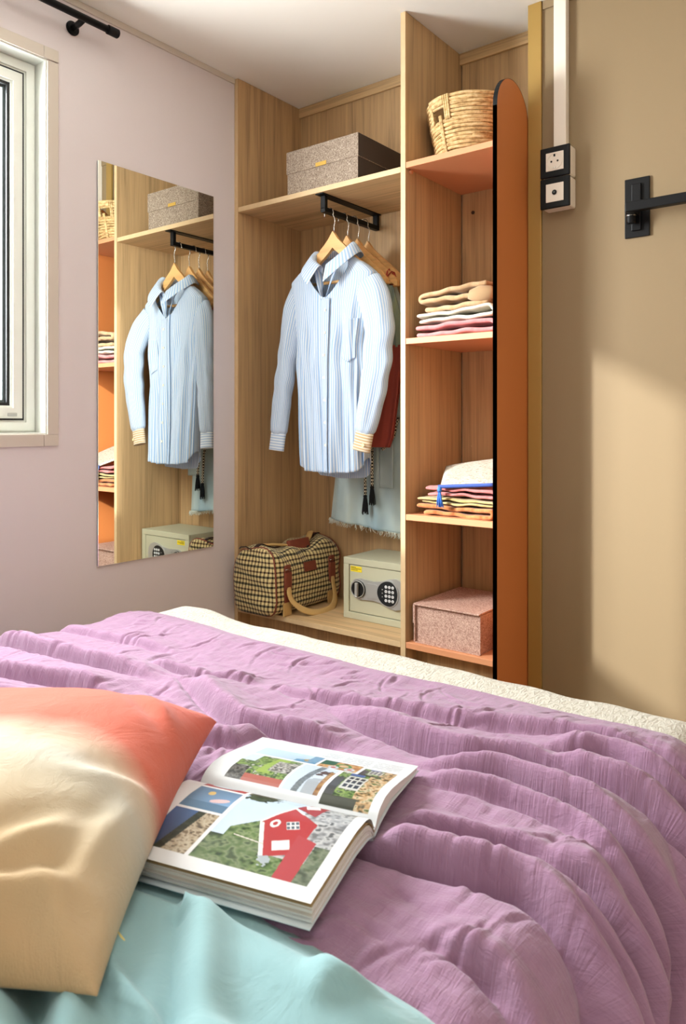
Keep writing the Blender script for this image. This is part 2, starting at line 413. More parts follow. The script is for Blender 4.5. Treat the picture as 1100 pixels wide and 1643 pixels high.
# cable duct and sockets
box('cable_duct', (1.143, 2.112, 1.800), (1.181, 2.1372, ZC - 0.0008), WHITEP, None, 0.003, origin=(1.162, 2.13, 1.8))
tag(bpy.data.objects['cable_duct'], 'white vertical cable duct running from ceiling down to the sockets', 'cable duct')
so = thing('wall_socket', (1.155, 2.1375, 1.71), 'double surface mounted socket with black frames on tan wall', 'socket')
SX0, SX1, ZS = 1.113, 1.203, (1.712, 1.622)
for k, z in enumerate(ZS):
    box('back_box', (SX0 + 0.004, 2.094, z + 0.0015), (SX1 - 0.002, 2.1372, z + 0.0875), WHITEP, so, 0.006, 3)
    fr = box('cover_frame', (SX0, 2.086, z + 0.0005), (SX1 - 0.001, 2.0938, z + 0.0885), BLACK, so, 0.0035, 3)
    cx = (SX0 + SX1) / 2; cz = z + 0.0445
    ins = box('insert', (cx - 0.0265, 2.0835, cz - 0.0265), (cx + 0.0265, 2.0858, cz + 0.0265), WHITEP, so, 0.0008, 1)
    if k == 0:
        bm = bmesh.new()
        for r0, r1, y0, y1 in ((0.0235, 0.0212, 2.0834, 2.0815),):
            N = 40; vv = []
            for i in range(N):
                a = 2 * math.pi * i / N; c_, s_ = math.cos(a), math.sin(a)
                vv.append([bm.verts.new((cx + r * c_, y, cz + r * s_)) for r, y in ((r0, y0), (r0, y1), (r1, y1), (r1, y0))])
            for i in range(N):
                for j in range(4): bm.faces.new((vv[i][j], vv[i][(j + 1) % 4], vv[(i + 1) % N][(j + 1) % 4], vv[(i + 1) % N][j]))
        from_bm('socket_ring', bm, WHITEP, ins)
        for dx in (-0.0095, 0.0095): cyl('pin_hole', (cx + dx, 2.0834, cz), (cx + dx, 2.0828, cz), 0.0029, BLACK, ins, 14)
        box('earth_clip', (cx - 0.0025, 2.0810, cz + 0.0135), (cx + 0.0025, 2.0834, cz + 0.0205), BLACK, ins, 0.0006, 1)
        box('earth_clip', (cx - 0.0025, 2.0815, cz - 0.0205), (cx + 0.0025, 2.0834, cz - 0.016), STEEL, ins, 0.0006, 1)
    else:
        cyl('aerial_port', (cx, 2.0834, cz), (cx, 2.0808, cz), 0.0072, BLACK, ins, 24, 0.0008)
        cyl('aerial_pin', (cx, 2.0808, cz), (cx, 2.0795, cz), 0.0028, GUNMETAL, ins, 12)
# wall arm for a screen, cut off by the frame
ta = thing('screen_wall_arm', (1.375, 2.1375, 1.594), 'black swivel arm on a rectangular wall plate, right of the sockets', 'wall mount')
box('wall_plate', (1.342, 2.130, 1.513), (1.409, 2.1374, 1.677), BLACK, ta, 0.002)
box('raised_spine', (1.362, 2.122, 1.530), (1.388, 2.1299, 1.660), BLACK, ta, 0.003)
cyl('pivot_barrel', (1.368, 2.102, 1.546), (1.368, 2.102, 1.604), 0.0125, BLACK, ta, 24, 0.002)
for z in (1.565, 1.5955): cyl('pivot_washer', (1.368, 2.102, z), (1.368, 2.102, z + 0.0025), 0.0132, STEEL, ta, 24)
bm = bmesh.new(); bm_box(bm, (1.364, 2.060, 1.569), (1.533, 2.084, 1.595), 0.003)
o_ = from_bm('arm', bm, BLACK, ta); 
box('arm_root', (1.3575, 2.078, 1.569), (1.384, 2.122, 1.595), BLACK, ta, 0.003)
box('arm_joint', (1.525, 2.054, 1.556), (1.56, 2.092, 1.606), BLACK, ta, 0.004)
box('outer_arm', (1.556, 2.062, 1.569), (1.72, 2.084, 1.595), BLACK, ta, 0.003)
box('tilt_head', (1.712, 2.052, 1.552), (1.748, 2.094, 1.612), BLACK, ta, 0.004)
box('screen_plate', (1.670, 2.040, 1.522), (1.790, 2.0515, 1.642), BLACK, ta, 0.002)

# ================================================================== BED
bed = thing('bed', (1.02, 0.40, 0.0), 'low bed with pale mattress under the cream spread and purple quilt', 'bed')
box('bed_base', (0.37, -0.56, 0.04), (1.66, 1.27, 0.24), plain('pale bed base', rgb(205, 195, 180), 0.8), bed, 0.01)
box('mattress', (0.37, -0.58, 0.2405), (1.66, 1.31, 0.462), plain('white mattress', rgb(235, 230, 222), 0.9, spec=0.1), bed, 0.05, 5)

def drape_x(s, xl, xr, r):
    """unrolled coordinate s -> (x, drop) over left and right mattress edges"""
    x = s.copy(); d = np.zeros_like(s)
    for sgn, e in ((1, xr), (-1, xl)):
        t = sgn * (s - e); m = t > 0
        a = np.clip(t / r, 0, math.pi / 2 * 0.97)
        xx = e + sgn * r * np.sin(a); dd = r * (1 - np.cos(a))
        rest = np.maximum(t - r * math.pi / 2 * 0.97, 0)
        x = np.where(m, xx + sgn * rest * math.cos(math.pi / 2 * 0.97), x); d = np.where(m, dd + rest, d)
    return x, d
def crinkle_mat(name, base, dark, sx, sy, strength, dist, rough=0.95, var=0.1):
    k = Mat(name, base, rough, spec=0.08, sheen=0.25)
    v = k.coord('UV', (sx, sy, 1)); n = k.noise(v, 1.0, 5, 0.6, 0.7)
    v2 = k.coord('UV', (900, 900, 1)); w = k.noise(v2, 1.0, 1, 0.5)
    v3 = k.coord('UV', (sy * 0.7, sx * 0.35, 1)); n3 = k.noise(v3, 1.0, 4, 0.6, 0.5)
    f = k.math('MULTIPLY_ADD', n3, 0.6, n)
    k.color(k.ramp(n, [(0.3, dark), (0.6, base)]))
    g1 = k.noise(k.coord('UV', (330, 38, 1)), 1.0, 3, 0.6, 0.6); g2 = k.noise(k.coord('UV', (45, 300, 1)), 1.0, 3, 0.6, 0.6)
    k.bump(k.math('MULTIPLY_ADD', g1, 1.0, g2), 0.55, 0.0024)
    k.bump(f, strength, dist); k.bump(w, 0.15, 0.0006)
    return k

# cream spread: covers the mattress, rounds over the foot and sides
k = Mat('cream crinkled spread', rgb(236, 226, 208), 0.95, spec=0.08, sheen=0.2)
v = k.coord('UV', (150, 66, 1)); n = k.noise(v, 1.0, 3, 0.55, 1.0); f = k.ramp(n, [(0.38, (0, 0, 0, 1)), (0.60, (1, 1, 1, 1))])
k.color(k.ramp(n, [(0.36, rgb(176, 168, 152)), (0.5, rgb(196, 190, 177))])); k.bump(f, 0.6, 0.0026)
k.bump(k.noise(k.coord('UV', (500, 500, 1)), 1.0, 2), 0.2, 0.001)
CREAM = k.m
nu, nv = 200, 170
s = np.linspace(0.385 - 0.50, 1.655 + 0.50, nu); tt = np.linspace(-0.50, 1.33 + 0.42, nv)
S, TT = np.meshgrid(s, tt)
x, dx = drape_x(S, 0.42, 1.665, 0.07); y, dy = drape_x(TT, -5.0, 1.335, 0.07)
d = np.maximum(dx, dy) + 0.25 * np.minimum(dx, dy)
wob = smooth_noise(S.shape, (16, 12), 3) * 0.006 + smooth_noise(S.shape, (40, 30), 4) * 0.0025
corner = sstep(0.0, 0.25, 1.30 - TT)
z = 0.491 - 0.008 * sstep(0, 0.06, 1.16 - TT) - d + wob * (d < 0.2) * (0.3 + 0.7 * sstep(1.10, 1.17, TT)) + 0.006 * np.exp(-((x - 0.50) / 0.16) ** 2 - ((y - 1.33) / 0.12) ** 2)
ripple = 0.012 * np.sin(x * 21 + 1) * sstep(0.05, 0.3, dy); y = y + ripple
x = x + 0.012 * np.sin(y * 19) * sstep(0.05, 0.3, dx)
z = np.maximum(z, 0.03)
sp = grid('bedspread', np.stack([x, y, z], -1), CREAM, None, np.stack([S, TT], -1), thick=0.004, origin=(1.02, 0.9, 0.48))
tag(sp, 'cream crinkled bedspread covering the mattress, showing along the bed foot', 'bedspread')

# purple quilt ---------------------------------------------------------
VALLEYS = [  # crease lines on the quilt (metres on the bed), depth, width
 ([(1.20, 0.985), (1.264, .965), (1.377, .954), (1.476, .956), (1.544, .984), (1.612, .991), (1.72, .995), (1.95, .97)], 0.030, 0.020),
 ([(1.548, 1.036), (1.643, 1.085), (1.692, 1.076), (1.80, 1.07), (1.95, 1.06)], 0.026, 0.018),
 ([(1.05, 0.985), (1.13, .996), (1.225, 1.017), (1.406, 1.063), (1.56, 1.123), (1.689, 1.146), (1.9, 1.14)], 0.014, 0.020),
 ([(1.40, .672), (1.489, .683), (1.6, .698), (1.677, .712), (1.75, .69), (1.86, .63), (2.0, .55)], 0.034, 0.018),
 ([(1.653, .786), (1.714, .787), (1.79, .765), (1.9, .71), (2.0, .66)], 0.030, 0.018),
 ([(1.44, .885), (1.472, .89), (1.559, .912), (1.671, .905), (1.76, .885), (1.95, .84)], 0.026, 0.016),
 ([(1.499, .744), (1.587, .776), (1.621, .785), (1.674, .794)], 0.022, 0.015),
 ([(1.44, .845), (1.462, .849), (1.578, .873), (1.663, .865), (1.8, .82), (1.95, .77)], 0.018, 0.013),
 ([(.30, .832), (.394, .838), (.538, .852), (.715, .877), (.851, .894)], 0.022, 0.018),
 ([(.45, .70), (.591, .735), (.734, .782), (.857, .799)], 0.024, 0.018),
 ([(.766, .945), (.927, .953), (1.031, 1.004)], 0.014, 0.012),
 ([(.899, .923), (1.046, .867), (1.121, .848), (1.195, .858), (1.323, .888)], 0.026, 0.018),
 ([(1.124, .746), (1.191, .785), (1.205, .851)], 0.020, 0.018),
 ([(.35, .62), (.6, .64), (.85, .70), (1.0, .72)], 0.020, 0.020),
 ([(.28, .98), (.42, 1.00), (.60, 1.03), (.74, 1.035)], 0.010, 0.016),
 ([(1.74, 1.0), (1.80, .93), (1.95, .90)], 0.022, 0.016),
 ([(1.70, .735), (1.78, .72), (1.9, .66), (2.0, .60)], 0.016, 0.012),
 ([(1.62, .60), (1.70, .60), (1.80, .56), (1.95, .48)], 0.018, 0.014),
]
DIMPLES = [(1.581, .645), (1.70, .60), (1.676, 1.162), (1.592, 1.01), (.937, .952), (.902, .861), (1.583, .805), (1.25, 1.06), (.62, .93)]
def poly_dist(X, Y, P):
    best = np.full(X.shape, 9.0); sgn = np.zeros(X.shape); along = np.zeros(X.shape); L = 0
    segs = list(zip(P[:-1], P[1:])); tot = sum(math.dist(a, b) for a, b in segs)
    for (ax, ay), (bx, by) in segs:
        ux, uy = bx - ax, by - ay; l = math.hypot(ux, uy)
        t = np.clip(((X - ax) * ux + (Y - ay) * uy) / (l * l), 0, 1)
        dx_, dy_ = X - ax - t * ux, Y - ay - t * uy; d_ = np.hypot(dx_, dy_)
        sd = (ux * (Y - ay) - uy * (X - ax)) / l
        m = d_ < best; best = np.where(m, d_, best); sgn = np.where(m, np.sign(sd), sgn); along = np.where(m, (L + t * l) / tot, along); L += l
    return best, sgn, along
def quilt_h(S, Y):
    sh = S.shape
    h = np.zeros(sh)
    h += 0.005 * np.sin(Y * 22 + 3.0 * np.sin(S * 2.2) - S * 3.0)
    for P, dep, w in VALLEYS:
        d_, sg, al = poly_dist(S, Y, P)
        fade = np.clip(np.minimum(al, 1 - al) * 6, 0, 1); fade = np.where(al > 0.6, np.where(P[-1][0] > 1.85, 1, fade), fade)
        q = d_ / (0.95 * w); up = q * np.exp(1 - q) * (sg > 0)              # puffed roll on the far side of the crease
        near = np.exp(-((d_ - 2.2 * w) / (1.9 * w)) ** 2) * (sg <= 0)
        v_ = np.exp(-(d_ / (0.42 * w)) ** 2)
        h += fade * dep * (1.18 * up + 0.22 * near - 0.75 * v_)
    for cx_, cy_ in DIMPLES:
        r = np.hypot(S - cx_, (Y - cy_) * 1.1); h -= 0.013 * np.exp(-(r / 0.009) ** 2); h -= 0.006 * np.exp(-(r / 0.035) ** 2)
        a = np.arctan2(Y - cy_, S - cx_); h += 0.0022 * np.sin(a * 6 + cx_ * 40) * np.exp(-((r - 0.03) / 0.02) ** 2)
    # the magazine presses the puffed cloth flat
    a_ = (S - 1.503) * 0.966 + (Y - 0.700) * 0.259; b_ = -(S - 1.503) * 0.259 + (Y - 0.700) * 0.966
    m_ = sstep(-0.27, -0.24, a_) * (1 - sstep(0.0, 0.03, a_)) * sstep(-0.2, -0.17, b_) * (1 - sstep(0.17, 0.20, b_))
    return h * (1 - m_) + np.minimum(h, 0.006) * m_
nu, nv = 860, 460
s = np.linspace(0.12, 2.10, nu); tv = np.linspace(0.36, 1.225, nv); S, Y = np.meshgrid(s, tv)
edge_w = 0.012 * np.sin(S * 5) - 0.004 * np.sin(S * 17 + 1)
Y = Y + (edge_w - 0.022 * (S - 1.0) * (S < 1.0) * 0 ) * sstep(0.9, 1.22, Y)
h = quilt_h(S, Y)
def blur(a, n):
    for _ in range(n):
        p = np.pad(a, 1, mode='edge'); a = (p[:-2, 1:-1] + 2 * p[1:-1, 1:-1] + p[2:, 1:-1]) / 4
        p = np.pad(a, 1, mode='edge'); a = (p[1:-1, :-2] + 2 * p[1:-1, 1:-1] + p[1:-1, 2:]) / 4
    return a
h = blur(h, 3)
p_ = np.pad(h, ((0, 0), (9, 9)), mode='edge'); h = np.mean([p_[:, i_:i_ + nu] for i_ in range(19)], 0) * 0.7 + 0.3 * h   # soften along the folds
fine = (smooth_noise(S.shape, (45, 200), 11) * 0.0011 + smooth_noise(S.shape, (80, 60), 12) * 0.0010 + smooth_noise(S.shape, (12, 46), 13) * 0.0022)
h = h + fine
cr = np.random.default_rng(5)
for i in range(170):        # short pinched wrinkles of the gauze
    cx_, cy_ = cr.uniform(0.35, 1.95), cr.uniform(0.5, 1.2); L_ = cr.uniform(0.015, 0.055); w_ = cr.uniform(0.0028, 0.0055); dp = cr.uniform(0.0015, 0.0042)
    an = math.radians(cr.normal(80, 22)) if i % 5 else math.radians(cr.normal(170, 15))
    i0, i1 = np.searchsorted(s, (cx_ - 0.09, cx_ + 0.09)); j0, j1 = np.searchsorted(tv, (cy_ - 0.09, cy_ + 0.09))
    if i1 - i0 < 2 or j1 - j0 < 2: continue
    A_, B_ = S[j0:j1, i0:i1] - cx_, Y[j0:j1, i0:i1] - cy_
    p_ = A_ * math.cos(an) + B_ * math.sin(an); q_2 = -A_ * math.sin(an) + B_ * math.cos(an) + 6 * p_ * p_ * (1 if i % 2 else -1)
    e_ = np.exp(-(p_ / L_) ** 2); h[j0:j1, i0:i1] += dp * e_ * (-np.exp(-(q_2 / w_) ** 2) + 0.8 * np.exp(-((q_2 - 2.2 * w_) / (1.8 * w_)) ** 2) + 0.5 * np.exp(-((q_2 + 2.4 * w_) / (2 * w_)) ** 2))
end = sstep(0, 0.03, 1.225 - tv)[:, None] * sstep(0, 0.03, tv - 0.36)[:, None]
top = 0.509 + 0.002 * end + h * (0.25 + 0.75 * end)
top = np.maximum(top, 0.4935)
x, dx = drape_x(S, 0.415, 1.675, 0.085)
side = sstep(0.0, 0.09, dx)
z = top - dx; z = np.where(side > 0, z * (1 - side) + (0.508 - dx + 0.3 * h) * side, z)
x = x + np.sign(S - 1) * side * np.maximum(h, -0.006) * 1.1
z = np.maximum(z, 0.04)
k = crinkle_mat('purple gauze quilt', rgb(150, 116, 140), rgb(142, 107, 132), 34, 60, 0.25, 0.004)
PURPLE = k.m
q_ = grid('quilt', np.stack([x, Y, z], -1), PURPLE, None, np.stack([S, Y], -1), thick=0.004, off=-1, origin=(1.05, 0.85, 0.5))
tag(q_, 'rumpled mauve purple gauze quilt spread across the middle of the bed', 'quilt')

# teal duvet ----------------------------------------------------------
nu, nv = 330, 200
s = np.linspace(0.12, 2.10, nu); tv = np.linspace(-0.5, 0.538, nv); S, Y = np.meshgrid(s, tv)
n1 = smooth_noise(S.shape, (14, 20), 21); n2 = smooth_noise(S.shape, (30, 30), 22)
w1 = np.exp(-(np.abs(np.sin((S * 0.8 + Y * 1.2) * 9 + 2.2 * n1)) / 0.35) ** 2)
h = 0.016 * w1 + 0.008 * n1 + 0.005 * n2
for P, dep, w in (([(1.33, .42), (1.42, .34), (1.62, .20)], .03, .02), ([(1.45, .46), (1.56, .36), (1.75, .28)], .02, .022), ([(1.35, .30), (1.55, .22), (1.7, .1)], .025, .02)):
    d_, sg, al = poly_dist(S, Y, P); h += dep * (0.9 * np.exp(-((d_ - w) / w) ** 2) * (sg > 0) - 0.4 * np.exp(-(d_ / (.5 * w)) ** 2))
ed = sstep(0, 0.05, 0.538 - Y)
h = h * ed
a_ = (S - 1.503) * 0.966 + (Y - 0.700) * 0.259; b_ = -(S - 1.503) * 0.259 + (Y - 0.700) * 0.966
under = sstep(-0.29, -0.25, a_) * (1 - sstep(0.0, 0.03, a_)) * sstep(-0.205, -0.18, b_)
Y = Y + 0.010 * np.sin(S * 6 + 0.6) * sstep(0.4, 0.548, Y)
x, dx = drape_x(S, 0.415, 1.66, 0.10)
z = 0.512 + 0.018 * ed + np.clip(h, -0.006, 1) - dx
z = z * (1 - under) + np.minimum(z, 0.5185) * under
x = x + np.sign(S - 1) * 0.008 * sstep(0, 0.08, dx)
z = np.maximum(z, 0.04)
k = Mat('teal cotton', rgb(152, 196, 190), 0.9, spec=0.1, sheen=0.2)
k.color(k.ramp(k.noise(k.coord('UV', (3, 3, 1)), 1.0, 3), [(0.35, rgb(132, 166, 170)), (0.65, rgb(146, 180, 182))]))
k.bump(k.noise(k.coord('UV', (14, 14, 1)), 1.0, 4, 0.6, 1.5), 0.35, 0.006)
TEAL = k.m
du = grid('duvet', np.stack([x, Y, z], -1), TEAL, None, np.stack([S, Y], -1), thick=0.004, off=-1, origin=(1.05, 0.1, 0.5))
tag(du, 'pale teal cotton duvet folded back over the near end of quilt', 'duvet')

# cushion -------------------------------------------------------------
def cushion():
    nn = 90
    a = np.linspace(-1, 1, nn); U, V = np.meshgrid(a, a)
    e1 = np.array([0.60, -0.80, 0.0]); e2 = np.array([-0.80, -0.60, 0.0]); ctr = np.array([1.150, 0.402, 0.526])
    half = 0.240
    prof = ((1 - np.abs(U) ** 2.6) * (1 - np.abs(V) ** 2.6)).clip(0) ** 0.48
    Px = []
    for side_ in (1, -1):
        pin = 1 - 0.055 * (1 - V ** 2) * np.abs(U) ** 3; pin2 = 1 - 0.055 * (1 - U ** 2) * np.abs(V) ** 3
        u_ = U * half * 1.06 * pin; v_ = V * half * pin2
        n1 = smooth_noise(U.shape, (7, 7), 31); n2 = smooth_noise(U.shape, (16, 14), 32)
        wr = 0.005 * n1 + 0.0012 * n2
        # creases running in from the near corners
        for cu, cv, ang in ((0.62, -0.60, 0.9), (0.78, -0.3, 0.15), (0.8, -0.62, 1.35), (-0.6, -0.78, -0.7), (0.84, -0.80, -0.78), (0.5, -0.86, 0.2), (0.90, -0.45, 1.1), (0.15, -0.84, 1.3), (0.86, 0.25, 0.1)):
            du_, dv_ = U - cu, V - cv; p_ = du_ * math.cos(ang) + dv_ * math.sin(ang); q = -du_ * math.sin(ang) + dv_ * math.cos(ang)
            wr = wr + 0.008 * np.exp(-(q / 0.05) ** 2 - (p_ / 0.24) ** 2) - 0.008 * np.exp(-((q - 0.11) / 0.06) ** 2 - (p_ / 0.24) ** 2)
        hz = (0.100 if side_ > 0 else 0.004) * prof + wr * prof ** 0.35 * (side_ > 0)
        base = 0.026 + 0.0 * U + 0.012 * np.maximum(0, -U)
        P = ctr + u_[..., None] * e1 + v_[..., None] * e2
        P[..., 2] += base + side_ * hz
        Px.append(P)
    V_ = np.concatenate([Px[0].reshape(-1, 3), Px[1].reshape(-1, 3)]); F = grid_faces(nn, nn)
    F = F + [tuple(i + nn * nn for i in f[::-1]) for f in F]
    uv = np.stack([U.ravel() * .5 + .5, V.ravel() * .5 + .5], -1); uv = np.concatenate([uv, uv])
    k = Mat('dip dyed cushion cotton', rgb(225, 190, 140), 0.92, spec=0.1, sheen=0.15)
    t = k.node('ShaderNodeTexCoord'); sx = k.node('ShaderNodeSeparateXYZ'); k.L.new(t.outputs['UV'], sx.inputs[0])
    nz = k.noise(k.coord('UV', (3, 3, 1)), 1.0, 4)
    vv = k.math('SUBTRACT', 0.32, sx.outputs[1]); vv = k.math('MAXIMUM', vv, 0.0); vv = k.math('MULTIPLY', k.math('MULTIPLY', vv, vv), 1.2)
    g = k.math('ADD', k.math('SUBTRACT', sx.outputs[0], vv), k.math('MULTIPLY', k.math('SUBTRACT', nz, 0.5), 0.06))
    k.color(k.ramp(g, [(0.0, rgb(196, 92, 74)), (0.40, rgb(204, 108, 88)), (0.485, rgb(202, 180, 158)), (0.55, rgb(190, 184, 170)), (0.63, rgb(188, 175, 152)), (0.79, rgb(186, 162, 128)), (1.0, rgb(172, 142, 104))]))
    k.bump(k.noise(k.coord('UV', (330, 330, 1)), 1.0, 2), 0.35, 0.0015); k.bump(k.noise(k.coord('UV', (9, 9, 1)), 1.0, 5, 0.62, 1.6), 0.35, 0.007)
    root = thing('cushion', (1.205, 0.375, 0.53), 'square cushion dip dyed coral to tan, lying beside the open magazine', 'cushion')
    o = mesh('cushion_cover', V_, F, k.m, root, True, uv=uv)
    w = o.modifiers.new('weld', 'WELD'); w.merge_threshold = 0.0004
    ss = o.modifiers.new('smooth', 'SUBSURF'); ss.levels = 1; ss.render_levels = 1
    # zip pull on the near side seam
    z0 = ctr + 0.205 * e1 * 0.93 - 0.245 * 0.975 * e2
    z0 = np.array([1.432, 0.402, 0.548])
    tube('zip_pull', [tuple(z0), tuple(z0 + np.array([0.006, 0.000, -0.004])), tuple(z0 + np.array([0.014, 0.002, -0.012])), tuple(z0 + np.array([0.022, 0.002, -0.018]))],
         [0.0012, 0.0022, 0.003, 0.002], plain('yellow zip cord', rgb(216, 196, 120), 0.7), root, 8)
cushion()

# magazine ------------------------------------------------------------
def magazine():
    Sd = np.array([0.966, 0.259, 0]); Pd = np.array([-0.259, 0.966, 0]); G = np.array([1.503, 0.700, 0.5210])
    H = 0.240
    root = thing('magazine', tuple(G - Sd * H / 2), 'open magazine of coastal holiday photographs lying face up on the quilt', 'magazine')
    def near_top(p):  # p = distance from gutter
        return np.interp(p, [0, .005, .013, .027, .055, .09, .135, .172], [.010, .022, .031, .0355, .0375, .0355, .0315, .0285])
    def far_top(p): return np.interp(p, [0, .007, .017, .035, .06, .095, .135, .17], [.010, .020, .028, .0325, .0315, .0255, .0175, .0125])
    def smo(f, p, e=0.004): return (f(np.maximum(p - e, 0)) + f(p) + f(p + e)) / 3
    paper = plain('magazine paper', rgb(244, 242, 238), 0.35, spec=0.4)
    # layered page block: side lines come from separate sheets
    k = Mat('page edges', rgb(224, 222, 216), 0.7)
    edge = k.m
    def block(name, sgn, top, L, mat, lo, dz=0.0):
        ps = np.linspace(0.001, L, 26); zt = smo(top, ps) - 0.0012; zb = lo(ps)
        P = []
        for s_ in (-H + 0.001, -0.001):
            ring_ = [G + Sd * s_ + Pd * sgn * p_ + np.array([0, 0, z_]) for p_, z_ in zip(ps, zt)] + [G + Sd * s_ + Pd * sgn * p_ + np.array([0, 0, z_]) for p_, z_ in zip(ps[::-1], zb[::-1])]
            P.append(ring_)
        n = len(P[0]); V = P[0] + P[1]; F = [tuple(range(n)), tuple(range(2 * n - 1, n - 1, -1))] + [(i, i + n, (i + 1) % n + n, (i + 1) % n) for i in range(n)]
        return mesh(name, V, F, mat, root)
    block('page_block', -1, lambda p: near_top(p) - 0.006, 0.167, edge, lambda p: np.interp(p, [0, .02, .06, .12, .19], [.004, .012, .015, .010, .0055]))
    block('page_block', 1, lambda p: far_top(p), 0.167, edge, lambda p: np.interp(p, [0, .02, .06, .12, .2], [.004, .014, .019, .012, .005]))
    def sheet(name, sgn, top, L, mat, dz, paint=None, n_s=2, n_p=24, s0=-H, s1=0.0, curl=0.0):
        ss = np.linspace(s0, s1, n_s); ps = np.linspace(0.0, L, n_p); A, B = np.meshgrid(ss, ps)
        Z = smo(top, B) + dz + curl * (B / L) ** 4
        P = G + A[..., None] * Sd + (sgn * B)[..., None] * Pd; P[..., 2] += Z
        o = grid(name, P, mat, root, flip=(sgn > 0) is False and False)
        if paint is not None:
            u_ = (A + H) / H; v_ = B / L
            col = paint(u_, v_); me = o.data; at = me.color_attributes.new('print', 'FLOAT_COLOR', 'POINT')
            c4 = np.ones((n_s * n_p, 4)); c4[:, :3] = col.reshape(-1, 3); at.data.foreach_set('color', c4.ravel())
        return o
    # loose sheets fanning under the open page
    for i, (dz, L) in enumerate(((-0.0045, .170), (-0.0085, .169), (-0.013, .171), (-0.0175, .170))):
        sheet('leaf', -1, near_top, L, plain('page', rgb(*((206, 178, 130), (232, 230, 226), (200, 196, 188), (232, 234, 236))[i]), 0.5), dz, n_p=20)
    # covers
    cov = plain('magazine cover', rgb(214, 226, 232), 0.3)
    tealc = plain('cover teal', rgb(60, 130, 140), 0.4)
    o = sheet('cover', -1, lambda p: np.interp(p, [0, .02, .06, .12, .19], [.003, .010, .012, .0075, .0035]), 0.174, cov, 0.0, n_p=20)
    s_ = o.modifiers.new('t', 'SOLIDIFY'); s_.thickness = 0.0012
    o = sheet('cover', 1, lambda p: np.interp(p, [0, .02, .06, .12, .2], [.003, .010, .015, .010, .0035]), 0.172, cov, 0.0, n_p=20)
    s_ = o.modifiers.new('t', 'SOLIDIFY'); s_.thickness = 0.0012
    # printed pages ---- flat print, one colour per vertex
    def srgb(a): 
        a = np.asarray(a, float) / 255; return np.where(a <= .04045, a / 12.92, ((a + .055) / 1.055) ** 2.4)
    def rect(img, u, v, r, fn):
        u0, u1, v0, v1 = r; m = (u >= u0) & (u <= u1) & (v >= v0) & (v <= v1)
        a = (u - u0) / (u1 - u0); b = (v - v0) / (v1 - v0); c = fn(a, b); img[m] = c[m]
    def blobs(sh, n, seed, cols, cells):
        n1 = smooth_noise(sh, (cells, cells), seed) + 0.7 * smooth_noise(sh, (cells * 2 + 1, cells * 2 + 1), seed + 1)
        t = np.clip(n1 * 0.5 + 0.5, 0, 0.999) * (len(cols) - 1); i = t.astype(int); f = (t - i)[..., None]
        cols = np.asarray(cols, float); return cols[i] * (1 - f) + cols[i + 1] * f
    def W(sh, c): return np.broadcast_to(np.asarray(c, float), sh + (3,)).copy()
    def near_paint(u, v0):
        v = 1 - v0  # v: 0 at fore-edge, 1 at gutter
        sh = u.shape; img = W(sh, (240, 240, 241))
        green = blobs(sh, 0, 1, [(40, 60, 36), (84, 108, 62), (120, 136, 96), (60, 78, 50)], 26)
        rock = blobs(sh, 0, 5, [(90, 76, 60), (176, 158, 130), (206, 192, 168), (120, 100, 76)], 40)
        grey = blobs(sh, 0, 9, [(120, 122, 124), (170, 172, 174), (205, 206, 206), (96, 98, 100)], 30)
        def pic1(a, b):   # dark sky, coast
            c = W(sh, (66, 92, 134)); c = c * (0.75 + 0.4 * b[..., None]) ; m = a > 0.42 + 0.22 * b; c = np.where(m[..., None], rock, c)
            m2 = np.abs(a - 0.40 - 0.22 * b) < 0.09; return np.where(m2[..., None], green * 0.45, c)
        def pic2(a, b):
            c = W(sh, (120, 160, 200)) * (0.72 + 0.4 * a[..., None] * (1 - b[..., None])) + 20; c = np.where((b < 0.3)[..., None], np.array([96, 130, 160.]), c)
            m = np.hypot((a - 0.72) / 0.2, (b - 0.45 - 0.35 * (a - .72)) / 0.09) < 1; c = np.where(m[..., None], np.array([232, 196, 196.]), c)
            m = np.hypot((a - 0.40) / 0.08, (b - 0.74) / 0.1) < 1; return np.where(m[..., None], np.array([226, 190, 120.]), c)
        def pic3(a, b):
            c = W(sh, (170, 40, 44)); m = np.hypot((a - .45) / .3, (b - .5) / .3) < 1; return np.where(m[..., None], np.array([190, 200, 206.]), c)
        def pic4(a, b):   # red house on a hill
            c = W(sh, (196, 214, 230)) + 20 * (1 - b)[..., None]
            hill = b < 0.42 + 0.75 * (a - 0.14) ; c = np.where((hill & (a > 0.12))[..., None], green * 1.12, c)
            tree = np.hypot((a - .14) / .17, (b - .93) / .13) < 1 + 0.35 * smooth_noise(sh, (60, 60), 77); c = np.where(tree[..., None], green * 0.62, c)
            c = np.where(((a > 0.60) & (b < 0.97) & (b > 0.2))[..., None], grey, c)
            low = (b < 0.30) & (a < .5); c = np.where(low[..., None], green * 0.9 + 24, c)
            red = np.array([182, 62, 66.]); wht = np.array([240, 240, 238.])
            # boat house seen at a tilt: gable wall, roof, slipway
            def conv(P):
                m = np.ones(sh, bool)
                for (x0, y0), (x1, y1) in zip(P, P[1:] + P[:1]): m &= (x1 - x0) * (b - y0) - (y1 - y0) * (a - x0) <= 0
                return m
            def seg(p, q, w):
                dx_, dy_ = q[0] - p[0], q[1] - p[1]; t = np.clip(((a - p[0]) * dx_ + (b - p[1]) * dy_) / (dx_ * dx_ + dy_ * dy_), 0, 1)
                return np.hypot(a - p[0] - t * dx_, b - p[1] - t * dy_) < w
            def para(cx_, cy_, w, h_):
                e = .239 * .372 + .199 * .102; x_, y_ = a - cx_, b - cy_; p = (x_ * .372 + y_ * .199) / e; q = (y_ * .239 - x_ * .102) / e
                return (np.abs(p) < w) & (np.abs(q) < h_)
